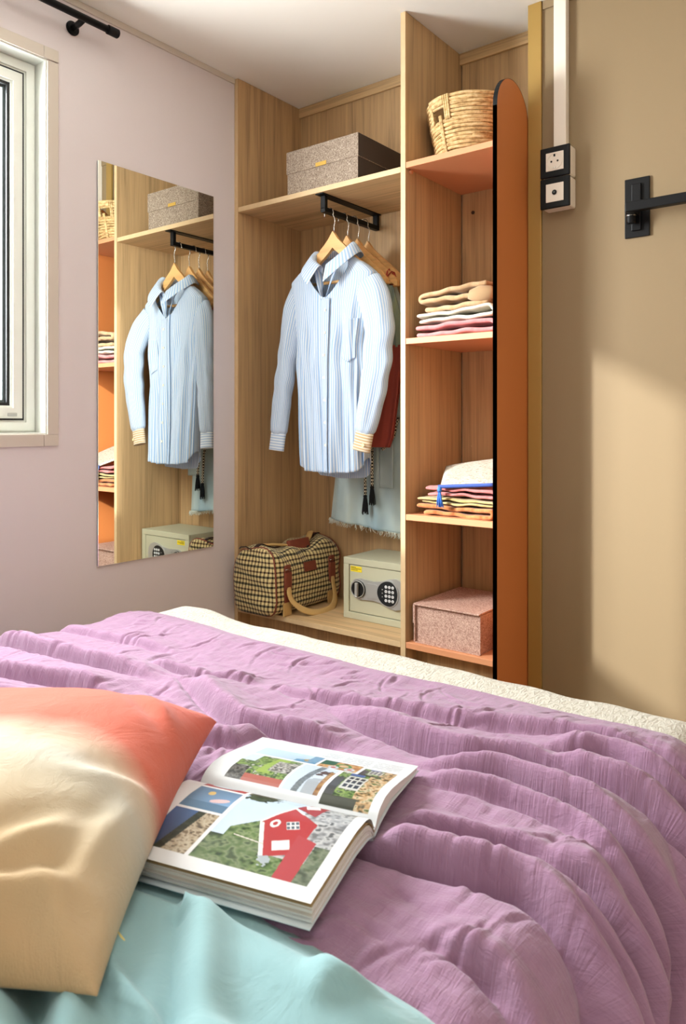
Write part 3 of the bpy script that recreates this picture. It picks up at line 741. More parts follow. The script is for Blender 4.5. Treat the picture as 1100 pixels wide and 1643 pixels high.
            c = np.where(conv([(.497, .83), (.60, .985), (.76, .985), (.70, .75)])[..., None], red * .9, c)
            c = np.where(conv([(.328, .541), (.492, .812), (.772, .645), (.766, .271), (.527, .169)])[..., None], red, c)
            c = np.where(conv([(.60, .80), (.772, .645), (.80, .70), (.70, .79)])[..., None], np.array([120, 84, 78.]), c)
            c = np.where(conv([(.686, .485), (.862, .433), (.87, .0), (.713, .0)])[..., None], np.array([184, 74, 80.]), c)
            for p_, q_ in (((.318, .545), (.492, .822)), ((.492, .822), (.60, .75)), ((.318, .545), (.517, .165)), ((.345, .530), (.535, .165))): c = np.where(seg(p_, q_, .009)[..., None], wht, c)
            for w_ in ((.615, .90, .22, .10), (.590, .575, .20, .12), (.61, .33, .26, .13)): c = np.where(para(*w_)[..., None], wht, c)
            for i in (-1, 0, 1):
                for j in (-.5, .5): c = np.where(para(.590 + i * .033 - j * .024, .575 + i * .014 + j * .045, .05, .042)[..., None], np.array([92, 104, 116.]), c)
            r = np.hypot(a - .442, (b - .555) / 1.3); c = np.where((np.abs(r - .030) < .010)[..., None], wht, c)
            c = np.where(seg((.2, .33), (.47, .30), .006)[..., None], np.array([214, 206, 196.]), c)
            c = np.where((np.hypot((a - .56) / .05, (b - .14) / .05) < 1 + .5 * smooth_noise(sh, (70, 70), 78))[..., None], np.array([176, 186, 192.]), c)
            dk = (a > .87) & (b < .40); c = np.where(dk[..., None], green * .55 + grey * .35, c)
            return c
        rect(img, u, v, (.11, .355, .115, .52), pic1); rect(img, u, v, (.11, .355, .545, .82), pic2); rect(img, u, v, (.11, .355, .845, .945), pic3)
        rect(img, u, v, (.375, .945, .115, .945), pic4)
        sky = (u > .365) & (u < .47) & (v > .115) & (v < .80); 
        return srgb(np.clip(img * 0.86, 0, 255))
    def far_paint(u, v):   # v: 0 at gutter, 1 at the far edge
        sh = u.shape; img = W(sh, (236, 240, 243))
        green = blobs(sh, 0, 41, [(44, 66, 36), (104, 136, 66), (150, 172, 104), (60, 86, 48), (190, 190, 180)], 34)
        town = blobs(sh, 0, 45, [(60, 62, 60), (130, 128, 120), (206, 204, 198), (84, 80, 74)], 44)
        wood_ = blobs(sh, 0, 49, [(150, 100, 58), (190, 140, 88), (214, 176, 124), (120, 78, 44)], 22)
        def sky1(a, b): 
            c = W(sh, (196, 220, 236)) - 26 * (a * (1 - b))[..., None]; m = (a > .66) & (b < .25 + .7 * (a - .6)); c = np.where(m[..., None], np.array([96, 150, 186.]), c)
            m = np.hypot((a - .86) / .09, (b - .32) / .16) < 1; return np.where(m[..., None], town * .5 + np.array([100, 80, 40.]), c)
        def park(a, b):
            c = green.copy(); c = np.where(((a < .24) & (b > .62))[..., None], np.array([206, 222, 232.]), c)
            m = (np.abs(a - .52 - .15 * b) < .12) & (b > .25); c = np.where(m[..., None], np.array([150, 176, 88.]) + 0 * c, c)
            m = (a > .62) & (b > .35) & (b < .85); c = np.where(m[..., None], town, c); m = b < .16; c = np.where((m & (a > .2))[..., None], np.array([176, 96, 84.]), c)
            return np.where(((a < .3) & (b < .38))[..., None], town * .6, c)
        def food(a, b):
            c = wood_; m = (a < .36) & (b > .35 + a * .3); c = np.where(m[..., None], np.array([36, 92, 72.]), c)
            r = np.hypot((a - .58) / .20, (b - .56) / .28); c = np.where((r < 1)[..., None], np.array([52, 126, 62.]), c); c = np.where((r < .6)[..., None], np.array([214, 176, 140.]), c)
            for cx_, cy_ in ((.40, .2), (.80, .25)):
                r = np.hypot((a - cx_) / .13, (b - cy_) / .2); c = np.where((r < 1)[..., None], np.array([196, 204, 214.]), c); c = np.where((r < .5)[..., None], np.array([190, 90, 80.]), c)
            return c
        def sky2(a, b):
            c = W(sh, (202, 216, 230)); m = np.abs(a - .34 - .22 * b) < .09; c = np.where(m[..., None], np.array([110, 120, 128.]) + 0.2 * (town - 128), c)
            m = (b < .42 + .12 * smooth_noise(sh, (30, 30), 90)) & (a > .52); c = np.where(m[..., None], np.array([168, 176, 184.]), c)
            m = np.hypot((a - .76) / .17, (b - .70 - .25 * (a - .76)) / .10) < 1 + .6 * smooth_noise(sh, (50, 50), 91); c = np.where(m[..., None], np.array([84, 66, 62.]), c)
            return np.where(((a > .86) & (b < .8))[..., None], wood_ * .85, c)
        def garden(a, b):
            c = green.copy(); m = (a > .6); c = np.where(m[..., None], blobs(sh, 0, 61, [(70, 70, 50), (190, 150, 100), (220, 200, 170), (80, 100, 50)], 40), c)
            m = (a > .22) & (a < .62) & (b > .34) & (b < .86); c = np.where(m[..., None], np.array([206, 206, 200.]), c)
            for i in range(3):
                for j in range(3):
                    x0 = .26 + i * .12; y0 = .40 + j * .155; m = (a > x0) & (a < x0 + .085) & (b > y0) & (b < y0 + .11); c = np.where(m[..., None], np.array([42, 50, 62.]), c)
            m = (a < .20) & (b < .75); c = np.where(m[..., None], np.array([74, 76, 78.]), c); m = b < .16; c = np.where((m & (a < .7))[..., None], np.array([60, 64, 52.]), c)
            m = (a > .2) & (a < .5) & (b > .88); return np.where(m[..., None], np.array([70, 96, 150.]), c)
        rect(img, u, v, (.12, .50, .555, .775), sky1); rect(img, u, v, (.12, .445, .10, .53), park); rect(img, u, v, (.46, .665, .10, .53), sky2)
        rect(img, u, v, (.515, .745, .555, .765), food) if False else None
        rect(img, u, v, (.44, .50, .60, .775), lambda a, b: W(sh, (120, 160, 190)))
        rect(img, u, v, (.515, .745, .535, .735), food); rect(img, u, v, (.685, .95, .06, .52), garden); rect(img, u, v, (.765, .95, .52, .70), garden)
        # columns of small text
        for c0, c1, v0, v1 in ((.46, .58, .80, .92), (.60, .76, .76, .92), (.78, .94, .74, .92)):
            m = (u > c0) & (u < c1) & (v > v0) & (v < v1); ln = (np.floor(v * 150) % 2 == 0) & (smooth_noise(sh, (150, 120), 95) > -.45)
            img[m & ln] = (176, 182, 188)
        return srgb(np.clip(img * 0.86, 0, 255))
    k = Mat('printed page', (1, 1, 1, 1), 0.30, spec=0.45)
    a_ = k.node('ShaderNodeVertexColor', layer_name='print'); k.color(a_.outputs[0]); PR = k.m
    sheet('printed_page', -1, near_top, 0.172, PR, 0.0, near_paint, n_s=330, n_p=250, curl=0.0)
    sheet('printed_page', 1, far_top, 0.17, PR, 0.0, far_paint, n_s=330, n_p=250)
magazine()

# ================================================================== BOXES, BASKET
FELT_G = speckle('grey brown mottled board', rgb(150, 132, 116), rgb(186, 170, 152), rgb(106, 90, 78))
FELT_P = speckle('pinkish mottled board', rgb(196, 158, 142), rgb(222, 190, 172), rgb(150, 110, 98))
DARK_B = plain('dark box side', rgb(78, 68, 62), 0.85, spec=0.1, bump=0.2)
gb = thing('storage_box', (0.40, 2.08, 1.788), 'grey brown mottled storage box with lid on the top shelf', 'box')
X0, X1 = 0.237, 0.551
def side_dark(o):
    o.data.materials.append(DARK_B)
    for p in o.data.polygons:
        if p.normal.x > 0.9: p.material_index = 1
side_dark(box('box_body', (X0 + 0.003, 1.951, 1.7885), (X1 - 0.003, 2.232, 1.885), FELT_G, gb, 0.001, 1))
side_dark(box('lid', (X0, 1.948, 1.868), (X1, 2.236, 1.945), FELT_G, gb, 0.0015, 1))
box('paper_tag', (0.372, 1.9465, 1.868), (0.418, 1.9479, 1.881), plain('gold tag', rgb(200, 160, 70), 0.5, 0.3), gb)
pb = thing('storage_box', (0.88, 2.08, 0.327), 'pinkish mottled storage box with flap lid on the bottom orange shelf', 'box')
PX0, PX1, PZ = 0.768, 0.992, 0.327
box('box_body', (PX0 + 0.006, 1.948, PZ + 0.0035), (PX1 - 0.001, 2.225, PZ + 0.113), FELT_P, pb, 0.0008, 1)
box('bottom_board', (PX0 + 0.004, 1.942, PZ + 0.0005), (PX1, 2.228, PZ + 0.0034), FELT_P, pb)
box('lid', (PX0, 1.938, PZ + 0.1155), (PX1, 2.228, PZ + 0.1205), FELT_P, pb, 0.0008, 1)
box('lid_flap', (PX0 - 0.002, 1.940, PZ + 0.060), (PX0 + 0.0012, 2.226, PZ + 0.1153), FELT_P, pb)
box('side_board', (PX0 + 0.0015, 1.940, PZ + 0.0036), (PX0 + 0.0045, 2.226, PZ + 0.1153), FELT_P, pb)

def basket():
    k = Mat('rattan', rgb(214, 176, 116), 0.6, spec=0.3)
    n = k.noise(k.coord('Object', (30, 30, 200)), 1.0, 3, 0.6); n2 = k.noise(k.coord('Object', (90, 90, 90)), 1.0, 2)
    k.color(k.ramp(k.math('MULTIPLY_ADD', n2, 0.4, k.math('MULTIPLY', n, 0.6)), [(0.36, rgb(156, 118, 72)), (0.5, rgb(208, 174, 120)), (0.66, rgb(230, 204, 158))])); k.bump(n, 0.2, 0.001)
    RAT = k.m; cx, cy, z0 = 0.8925, 2.100, 1.7985
    root = thing('woven_basket', (cx, cy, z0), 'oval rattan basket with cut out handle on the top orange shelf', 'basket')
    nr = 16; Ht = 0.164
    def R(t): return 0.104 + 0.035 * t ** 0.8, 0.117 + 0.044 * t ** 0.8
    def pt(t, a, out=0.0):
        rx_, ry_ = R(t); return (cx + (rx_ + out) * math.cos(a), cy + (ry_ + out) * math.sin(a), z0 + 0.006 + t * Ht)
    ha = math.radians(252); hw = 0.20    # handle centre angle and half width, towards the left front
    coils = []
    for i in range(nr):
        t = i / (nr - 1); r = 0.0056 + 0.0006 * math.sin(i * 5)
        gap = 10 <= i <= 12
        nseg = 72
        if gap:
            for c0 in (0.0, math.pi):       # both handles
                pass
            for lo, hi in ((ha + hw, ha + math.pi - hw), (ha + math.pi + hw, ha + 2 * math.pi - hw)):
                coils.append(([pt(t, lo + (hi - lo) * j / 34, 0.0008 * math.sin(j * 1.7 + i)) for j in range(35)], r, False))
        else:
            coils.append(([pt(t, 2 * math.pi * j / nseg, 0.0010 * math.sin(j * 0.9 + i * 2.1)) for j in range(nseg)], r, True))
            if 2 < i < 10 and i % 2 == 0:
                a0 = 3.2 + 0.5 * i; coils.append(([pt(t + 0.02, a0 + 1.6 * j / 20, 0.004) for j in range(21)], 0.0030, False))
    o = tubes('coil_wall', coils, RAT, root, 8); o['kind'] = 'stuff'
    # floor of the basket
    tubes('coil_floor', [([(cx + 0.103 * f_ * math.cos(2 * math.pi * j / 40), cy + 0.112 * f_ * math.sin(2 * math.pi * j / 40), z0 + 0.006) for j in range(40)], 0.0062, True) for f_ in (0.1, 0.22, 0.34, 0.46, 0.58, 0.7, 0.82, 0.93)], RAT, root, 6)['kind'] = 'stuff'
    # upright wraps: beside the openings, over the grip, and down the seam
    def strap(a, t0, t1, name='wrap', w=0.0034):
        pts = [pt(t0 + (t1 - t0) * j / 8, a, 0.0068) for j in range(9)]
        return tube(name, pts, [(w, 0.0016) if False else w] * 9, RAT, root, 8)
    for c0 in (ha, ha + math.pi):
        for da in (-hw - 0.05, -hw - 0.0, hw, hw + 0.05, hw + 0.10):
            strap(c0 + da, 0.60, 1.02)
        for j in range(11):
            strap(c0 + (-hw + 0.05) + (2 * hw - 0.1) * j / 10, 0.86, 1.02)
        for da in (0.03, 0.075): strap(c0 + da, 0.02, 0.70)
basket()

# ================================================================== SAFE
def safe():
    PAINT = plain('beige painted steel', rgb(190, 187, 160), 0.45, spec=0.4, bump=0.06, bscale=900)
    SILV = plain('silver trim plastic', rgb(186, 186, 182), 0.3, 0.45)
    x0, x1, y0, y1, z0, z1 = 0.412, 0.722, 2.050, 2.262, 0.3255, 0.535
    root = thing('safe', (0.567, 2.15, z0), 'small beige electronic safe with keypad and turning knob beside the checked bag', 'safe')
    box('safe_body', (x0, y0 + 0.012, z0), (x1, y1, z1), PAINT, root, 0.003)
    bm = bmesh.new(); w = 0.023
    for a, b in (((x0, z0), (x1, z0 + w)), ((x0, z1 - w), (x1, z1)), ((x0, z0 + w), (x0 + w, z1 - w)), ((x1 - w, z0 + w), (x1, z1 - w))):
        bm_box(bm, (a[0], y0, a[1]), (b[0], y0 + 0.0118, b[1]), 0.0012, 1)
    from_bm('front_frame', bm, PAINT, root)
    box('door_gap', (x0 + w, y0 + 0.009, z0 + w), (x1 - w, y0 + 0.0116, z1 - w), BLACK, root)
    door = box('door', (x0 + w + 0.002, y0 + 0.003, z0 + w + 0.002), (x1 - w - 0.002, y0 + 0.0088, z1 - w - 0.002), PAINT, root, 0.001, 1)
    yd = y0 + 0.003
    # silver escutcheon: outline swelling round knob and keypad
    zc = 0.433; kx = x0 + 0.068; ex = x0 + 0.190
    up = [(kx - .034, .0), (kx - .030, .017), (kx - .016, .031), (kx + .004, .036), (kx + .03, .034), (kx + .06, .032), (kx + .09, .036), (kx + .12, .046), (kx + .15, .052), (kx + .175, .045), (kx + .190, .026), (kx + .194, 0)]
    pts = [(x, yd - 0.0005, zc + z) for x, z in up] + [(x, yd - 0.0005, zc - z) for x, z in up[::-1][1:-1]]
    es = prism('escutcheon', pts, (0, -0.007, 0), SILV, root, 0.0025)
    pts2 = [(kx + .035, .024), (kx + .07, .024), (kx + .084, .020), (kx + .079, .008), (kx + .079, -.008), (kx + .084, -.020), (kx + .07, -.024), (kx + .035, -.024)]
    prism('centre_plate', [(x, yd - 0.0077, zc + z) for x, z in pts2], (0, -0.0022, 0), SILV, es, 0.0008)
    kn = cyl('knob_ring', (kx, yd - 0.0072, zc), (kx, yd - 0.012, zc), 0.030, GUNMETAL, root, 40, 0.0015)
    cyl('knob_dish', (kx, yd - 0.0121, zc), (kx, yd - 0.0128, zc), 0.0255, plain('dark dish', rgb(40, 40, 40), 0.4, 0.6), kn, 36)
    box('knob_grip', (kx - 0.006, yd - 0.024, zc - 0.023), (kx + 0.006, yd - 0.0129, zc + 0.023), SILV, kn, 0.004, 3)
    tube('knob_rim', [(kx + 0.0275 * math.cos(2 * math.pi * j / 36), yd - 0.0128, zc + 0.0275 * math.sin(2 * math.pi * j / 36)) for j in range(36)], 0.0016, SILV, kn, 8, True)
    # keypad
    N = 40; ov = [(ex - 0.0 + .034 * math.cos(2 * math.pi * j / N) * (1.0 if math.cos(2 * math.pi * j / N) > 0 else 1.35), .041 * math.sin(2 * math.pi * j / N)) for j in range(N)]
    rimp = [(ex + 0.004 + (x - ex) * 1.13, z * 1.10) for x, z in ov]
    prism('keypad_rim', [(x, yd - 0.0077, zc + z) for x, z in rimp], (0, -0.0016, 0), SILV, es, 0.0006)
    kp = prism('keypad', [(x + 0.004, yd - 0.0094, zc + z) for x, z in ov], (0, -0.001, 0), plain('black keypad', rgb(28, 32, 34), 0.3), root)
    BTN = plain('white key', rgb(226, 228, 228), 0.35)
    DIG = plain('key digit', rgb(60, 60, 64), 0.6)
    for r, row in enumerate(('123', '456', '789', '*0#')):
        for c, ch in enumerate(row):
            bx = ex - 0.006 + c * 0.0135; bz = zc + 0.0225 - r * 0.015
            b = cyl('key', (bx, yd - 0.0104, bz), (bx, yd - 0.0126, bz), 0.0052, BTN, kp, 18, 0.0008)
            txt(ch, 0.0058, DIG, b, (bx, yd - 0.01265, bz), (1, 0, 0), (0, 0, 1), 'key_digit') if False else None
            t_ = txt(ch, 0.0062, DIG, kp, (bx, yd - 0.0128, bz), (1, 0, 0), (0, 0, 1), 'key_digit')
    for j, c in enumerate(((0.05, 0.6, 0.1, 1), (0.8, 0.6, 0.1, 1), (0.7, 0.1, 0.1, 1))):
        cyl('indicator_light', (ex - 0.021, yd - 0.0104, zc + 0.012 - j * 0.012), (ex - 0.021, yd - 0.0112, zc + 0.012 - j * 0.012), 0.0014, plain('lamp lens', (0.75, 0.75, 0.7, 1), 0.3), kp, 10)
    st = box('warning_sticker', (x0 + w + 0.006, yd - 0.0006, z1 - w - 0.024), (x0 + w + 0.054, yd - 0.0001, z1 - w - 0.005), plain('yellow sticker', rgb(236, 210, 40), 0.5), root)
    INK = plain('sticker ink', rgb(60, 50, 20), 0.7)
    for j, (a, b) in enumerate(((0.0, 0.020), (0.0, 0.042), (0.0, 0.028))):
        zz = z1 - w - 0.0095 - j * 0.0045
        box('small_print', (x0 + w + 0.009 + a, yd - 0.0008, zz), (x0 + w + 0.009 + b, yd - 0.00065, zz + 0.0018), INK, st)
safe()

# ================================================================== TRAVEL BAG
def bag():
    # check: cream ground with dark lines across and dark/oxblood lines alternately
    k = Mat('checked wool cloth', rgb(226, 206, 150), 0.95, spec=0.1, sheen=0.2)
    t = k.node('ShaderNodeTexCoord'); sx = k.node('ShaderNodeSeparateXYZ'); k.L.new(t.outputs['UV'], sx.inputs[0])
    per = 0.0150
    def band(ch, ph, w, p):
        fr = k.math('FRACT', k.math('ADD', k.math('DIVIDE', sx.outputs[ch], p), ph)); return k.math('LESS_THAN', fr, w)
    u1 = band(0, 0.0, 0.42, per); v1b = band(1, 0.0, 0.23, 0.0335); v2 = band(1, 0.5, 0.18, 0.0335)
    base = rgb(226, 208, 152); half = rgb(96, 74, 48); dark = rgb(28, 22, 20); ox = rgb(84, 28, 24)
    c = k.mix(k.math('MULTIPLY', u1, 0.74), base, half)
    c = k.mix(k.math('MULTIPLY', v1b, 0.80), c, dark); c = k.mix(k.math('MULTIPLY', v2, 0.72), c, ox)
    both = k.math('MULTIPLY', u1, k.math('MAXIMUM', v1b, v2)); c = k.mix(k.math('MULTIPLY', both, 0.9), c, dark)
    k.color(c); k.bump(k.noise(k.coord('UV', (700, 700, 1)), 1, 2), 0.25, 0.001)
    CH = k.m
    LEA = plain('brown leather', rgb(132, 66, 48), 0.5, spec=0.4, bump=0.12, bscale=400, var=0.06, vscale=40)
    CAN = plain('tan webbing', rgb(206, 168, 106), 0.85, bump=0.3, bscale=700)
    x0, x1, y0, y1, z0 = 0.027, 0.246, 1.889, 2.256, 0.3255
    root = thing('travel_bag', (0.135, 2.09, z0), 'checked weekend bag with brown leather trim on the wardrobe base shelf', 'bag')
    # body: cross sections along y, loft of a rounded, slumped outline in x-z
    nsec, nring = 46, 96
    ys = np.linspace(y0, y1, nsec); P = np.zeros((nsec, nring, 3)); UV = np.zeros((nsec, nring + 0, 2))
    for i, y in enumerate(ys):
        f = (y - y0) / (y1 - y0)
        top = 0.214 + 0.010 * math.sin(f * 3.1) - 0.020 * math.exp(-((f - 0.55) / 0.2) ** 2) + 0.016 * math.exp(-((f - 0.05) / 0.12) ** 2) + 0.022 * f
        endr = min(1.0, 0.80 + 2.4 * min(f, 1 - f)) ** 0.5
        wx = (x1 - x0) / 2
        for j in range(nring):
            a = 2 * math.pi * j / nring; c_, s_ = math.cos(a), math.sin(a)
            e = 0.34
            px = np.sign(c_) * abs(c_) ** e; pz = np.sign(s_) * abs(s_) ** e
            zz = (pz * 0.5 + 0.5)
            gather = 1 - 0.34 * max(0, zz - 0.62) ** 1.2 * 2.0       # narrows to the zip at the top
            bul = 1 + 0.02 * math.sin(zz * 3.1)
            P[i, j] = (x0 + wx + px * wx * gather * bul * endr * (0.985 if f < .02 else 1), y, z0 + zz * top)
            P[i, j, 0] += 0.004 * math.sin(zz * 9 + f * 7) * (zz > 0.2); P[i, j, 2] += 0.016 * math.sin(f * 15 + px * 3) * max(0, zz - 0.6); P[i, j, 0] += 0.004 * math.sin(f * 23 + zz * 14) * zz
        dd = np.linalg.norm(np.diff(P[i], axis=0, append=P[i][:1]), axis=1); UV[i, :, 1] = np.cumsum(dd) - dd[0]; UV[i, :, 0] = y
    # use plain mapping per face direction for the check
    V = P.reshape(-1, 3).tolist(); F = []
    for i in range(nsec - 1):
        for j in range(nring): F.append((i * nring + j, i * nring + (j + 1) % nring, (i + 1) * nring + (j + 1) % nring, (i + 1) * nring + j))
    # end caps, bulging a little and creased
    def cap(i, sgn):
        base_ = len(V); ring_ = P[i]; cen = ring_.mean(0); rows = []
        for r_ in (0.86, 0.66, 0.44, 0.22):
            row = []
            for j in range(nring):
                p = cen + (ring_[j] - cen) * r_; bl = 0.004 + 0.010 * (1 - r_ ** 2) + 0.005 * math.sin(p[2] * 60 + p[0] * 30); p[1] = ring_[j][1] - sgn * bl
                V.append(p.tolist()); row.append(len(V) - 1)
            rows.append(row)
        V.append([cen[0], cen[1] - sgn * 0.012, cen[2]]); ce = len(V) - 1
        prev = [i * nring + j for j in range(nring)]
        for row in rows:
            for j in range(nring): 
                fa = (prev[j], row[j], row[(j + 1) % nring], prev[(j + 1) % nring]); F.append(fa if sgn > 0 else fa[::-1])
            prev = row
        for j in range(nring): 
            fa = (prev[j], ce, prev[(j + 1) % nring]); F.append(fa if sgn > 0 else fa[::-1])
    cap(0, 1); cap(nsec - 1, -1)
    o = mesh('bag_body', V, F, CH, root, True)
    me = o.data; l = me.uv_layers.new(name='UVMap'); off = wloc(root)
    for poly in me.polygons:
        n = poly.normal
        for li in poly.loop_indices:
            co = me.vertices[me.loops[li].vertex_index].co
            if abs(n.y) > 0.75: u_, v_ = co.x, co.z + 0.25 * co.x * 0.0
            elif abs(n.x) > abs(n.z) * 0.8: u_, v_ = co.y, co.z
            else: u_, v_ = co.y, co.x + 0.1
            l.data[li].uv = (u_, v_)
    zt = lambda y: 0.325 + 0.214 + 0.022 * (y - y0) / (y1 - y0) - 0.006
    # piping round the front end and the zip along the top
    ringp = [tuple(P[1][j] + np.array([0, -0.002, 0])) for j in range(nring)]
    tube('piping', ringp, 0.0028, LEA, root, 6, True)
    ringp = [tuple(P[nsec - 2][j] + np.array([0, 0.002, 0])) for j in range(nring)]
    tube('piping', ringp, 0.0028, LEA, root, 6, True)
    xm = (x0 + x1) / 2
    jt = nring // 4
    tube('zip_strip', [tuple(P[i][jt] + np.array([0, 0, 0.002])) for i in range(1, nsec - 1)], [(0.002, 0.010)] * (nsec - 2), plain('dark zip tape', rgb(50, 30, 24), 0.7), root, 8)
    tube('zip_pull_cord', [(xm - 0.01, y0 + 0.004, 0.548), (xm - 0.03, y0 - 0.008, 0.560), (xm - 0.06, y0 - 0.004, 0.556), (xm - 0.075, y0 + 0.004, 0.548)], 0.0022, plain('dark cord', rgb(40, 26, 22), 0.6), root, 8)
    # side straps on the +x face: leather band, leather tab, webbing loop
    xs = x1 + 0.0035
    for yy in (1.925, 2.170):
        band_ = [(x1 + 0.004, z) for z in (0.3265, 0.36, 0.40)]
        w = 0.034
        box('corner_patch', (x1 - 0.001, yy - 0.004, z0 + 0.0005), (x1 + 0.0045, yy + w + 0.004, 0.372), CAN, root, 0.0012, 1)
        box('leather_band', (x1 - 0.001, yy + 0.002, 0.3725), (x1 + 0.0042, yy + w - 0.002, 0.500), LEA, root, 0.001, 1)
        box('strap_tab', (x1 + 0.0046, yy, 0.418), (x1 + 0.0110, yy + w - 0.002, 0.478), LEA, root, 0.002)
        box('strap_tab', (x1 + 0.0025, yy + 0.005, 0.484), (x1 + 0.0092, yy + w - 0.007, 0.504), LEA, root, 0.002)
        hy = yy + w / 2 - 0.001
        tube('metal_ring', [(x1 + 0.0075, hy - 0.014, 0.476), (x1 + 0.008, hy - 0.015, 0.489), (x1 + 0.008, hy + 0.015, 0.489), (x1 + 0.0075, hy + 0.014, 0.476)], 0.0017, STEEL, root, 8, True)
    # webbing handle hanging in front, resting on the shelf
    pts = []
    ya, yb_ = 1.941, 2.186
    for j in range(31):
        t_ = j / 30; y = ya + (yb_ - ya) * (0.5 - 0.5 * math.cos(math.pi * t_))
        sag = math.sin(math.pi * t_) ** 0.62; z = 0.426 - 0.0985 * sag
        x = x1 + 0.009 + 0.062 * math.sin(math.pi * t_) ** 1.3
        pts.append((x, y, max(z, 0.3290)))
    tube('webbing_handle', pts, [(0.0030, 0.013) if 5 < j < 25 else (0.0032, 0.0115) for j in range(31)], CAN, root, 10)
    # top handle: two webbing ends meeting in a leather wrap with studs
    hz = 0.556
    pts = [(0.060, 1.985, 0.534), (0.085, 1.995, 0.548), (0.12, 2.03, 0.556), (0.150, 2.06, 0.558), (0.16, 2.075, 0.558)]
    pts = [(0.100, 1.935, 0.543), (0.12, 1.948, 0.558), (0.145, 1.975, 0.560), (0.165, 2.01, 0.556), (0.176, 2.04, 0.552)]
    tube('top_handle', pts, [(0.005, 0.011)] * 5, CAN, root, 10)
    pts = [(0.176, 2.12, 0.553), (0.168, 2.15, 0.568), (0.150, 2.18, 0.580), (0.130, 2.205, 0.577), (0.115, 2.218, 0.557)]
    tube('top_handle', pts, [(0.005, 0.012)] * 5, CAN, root, 10)
    bm = bmesh.new(); bm_box(bm, (-0.009, 2.020, -0.019), (0.009, 2.132, 0.019), 0.006, 3)
    bmesh.ops.transform(bm, matrix=Matrix.Translation((0.182, 0, 0.553)) @ Matrix.Rotation(math.radians(-14), 4, 'Y'), verts=bm.verts)
    wr = from_bm('handle_wrap', bm, LEA, root)
    for yy in (2.036, 2.114): cyl('stud', (0.1935, yy, 0.541), (0.197, yy, 0.541), 0.0045, GUNMETAL, wr, 14, 0.0008)
    box('leather_patch', (x1 - 0.018, 2.030, 0.492), (x1 - 0.0025, 2.092, 0.524), LEA, root, 0.003) if False else None
    bm = bmesh.new(); bm_box(bm, (-0.0015, 2.030, -0.017), (0.0015, 2.096, 0.017), 0.0012)
    bmesh.ops.transform(bm, matrix=Matrix.Translation((x1 + 0.0035, 0, 0.482)) @ Matrix.Rotation(math.radians(-10), 4, 'Y'), verts=bm.verts)
    from_bm('leather_patch', bm, LEA, root)
bag()

# ================================================================== HANGERS
def hanger(y, label, x=0.420, dz=0.0, first=None):
    if first is not None:
        r = first.copy(); C.objects.link(r); r.location = (x, y, 1.64 + dz); r['label'] = label
        for ch in first.children:
            c = ch.copy(); C.objects.link(c); c.parent = r
        return r
    root = thing('coat_hanger', (x, y, 1.64), label, 'hanger', 'wooden hangers on the black rail')
    hw = 0.170; up, lo = [], []
    for j in range(33):
        u = -1 + 2 * j / 32; a = abs(u)
        zt = 1.647 - 0.150 * (a ** 0.92) - 0.012 * a ** 6
        th = 0.054 * (1 - 0.45 * a) * (1 if a < 0.97 else 0.7)
        rnd = 0.010 * max(0, 1 - (a / 0.12) ** 2) if a < 0.12 else 0
        up.append((x + u * hw, y - 0.006, zt - 0.004 + rnd * 0.6)); lo.append((x + u * hw, y - 0.006, zt - th))
    pts = up + lo[::-1]
    bm = bmesh.new(); n = len(up)
    A = [[bm.verts.new((p[0], y + s * 0.0065, p[2])) for p in up] for s in (-1, 1)]; B = [[bm.verts.new((p[0], y + s * 0.0065, p[2])) for p in lo] for s in (-1, 1)]
    for i in range(n - 1):
        bm.faces.new((A[0][i], A[0][i + 1], B[0][i + 1], B[0][i])); bm.faces.new((A[1][i + 1], A[1][i], B[1][i], B[1][i + 1]))
        bm.faces.new((A[0][i + 1], A[0][i], A[1][i], A[1][i + 1])); bm.faces.new((B[0][i], B[0][i + 1], B[1][i + 1], B[1][i]))
    bm.faces.new((A[0][0], B[0][0], B[1][0], A[1][0])); bm.faces.new((A[0][-1], A[1][-1], B[1][-1], B[0][-1]))
    es = [e for e in bm.edges if len(e.link_faces) == 2 and e.calc_face_angle(0) > 0.9]
    bmesh.ops.bevel(bm, geom=es, offset=0.003, segments=2, affect='EDGES')
    from_bm('shoulder_bar', bm, HANGW, root)
    tube('trouser_bar', [(x - 0.154, y, 1.479), (x, y, 1.476), (x + 0.154, y, 1.479)], 0.0055, HANGW, root, 12)
    hk = [(x, y, 1.640), (x, y, 1.664), (x + 0.003, y, 1.680), (x + 0.013, y, 1.694)]
    for j in range(15):
        a = math.radians(-38 + 225 * j / 14); hk.append((x + 0.0 - 0.020 + 0.0 + 0.0 + 0.019 + 0.0195 * math.cos(a) - 0.019, y, 1.7135 + 0.0195 * math.sin(a)))
    # hook bow centred over the rail
    hk = [(x + 0.002, y, 1.638), (x + 0.002, y, 1.664), (x + 0.006, y, 1.682), (x + 0.016, y, 1.698)]
    cxh = rx; r_ = 0.019
    for j in range(15):
        a = math.radians(-25 + 215 * j / 14); hk.append((cxh + r_ * math.cos(a), y, 1.7125 + r_ * math.sin(a)))
    hk = hk[:3] + [(x + 0.004, y, 1.695)] + hk[4:]
    hk.append((cxh - r_ - 0.002, y, 1.704)); tube('hook', hk, 0.0017, STEEL, root, 8)
    return root
h1 = hanger(1.985, 'wooden hanger with steel hook holding the striped shirt at front')
hanger(2.062, 'empty wooden hanger directly behind the shirt hanger', 0.420, 0, h1)
hanger(2.118, 'wooden hanger carrying the red strapped dress, third along the rail', 0.424, 0, h1)
hanger(2.172, 'rearmost wooden hanger, nearest the wardrobe back, holding pale denim', 0.430, 0, h1)

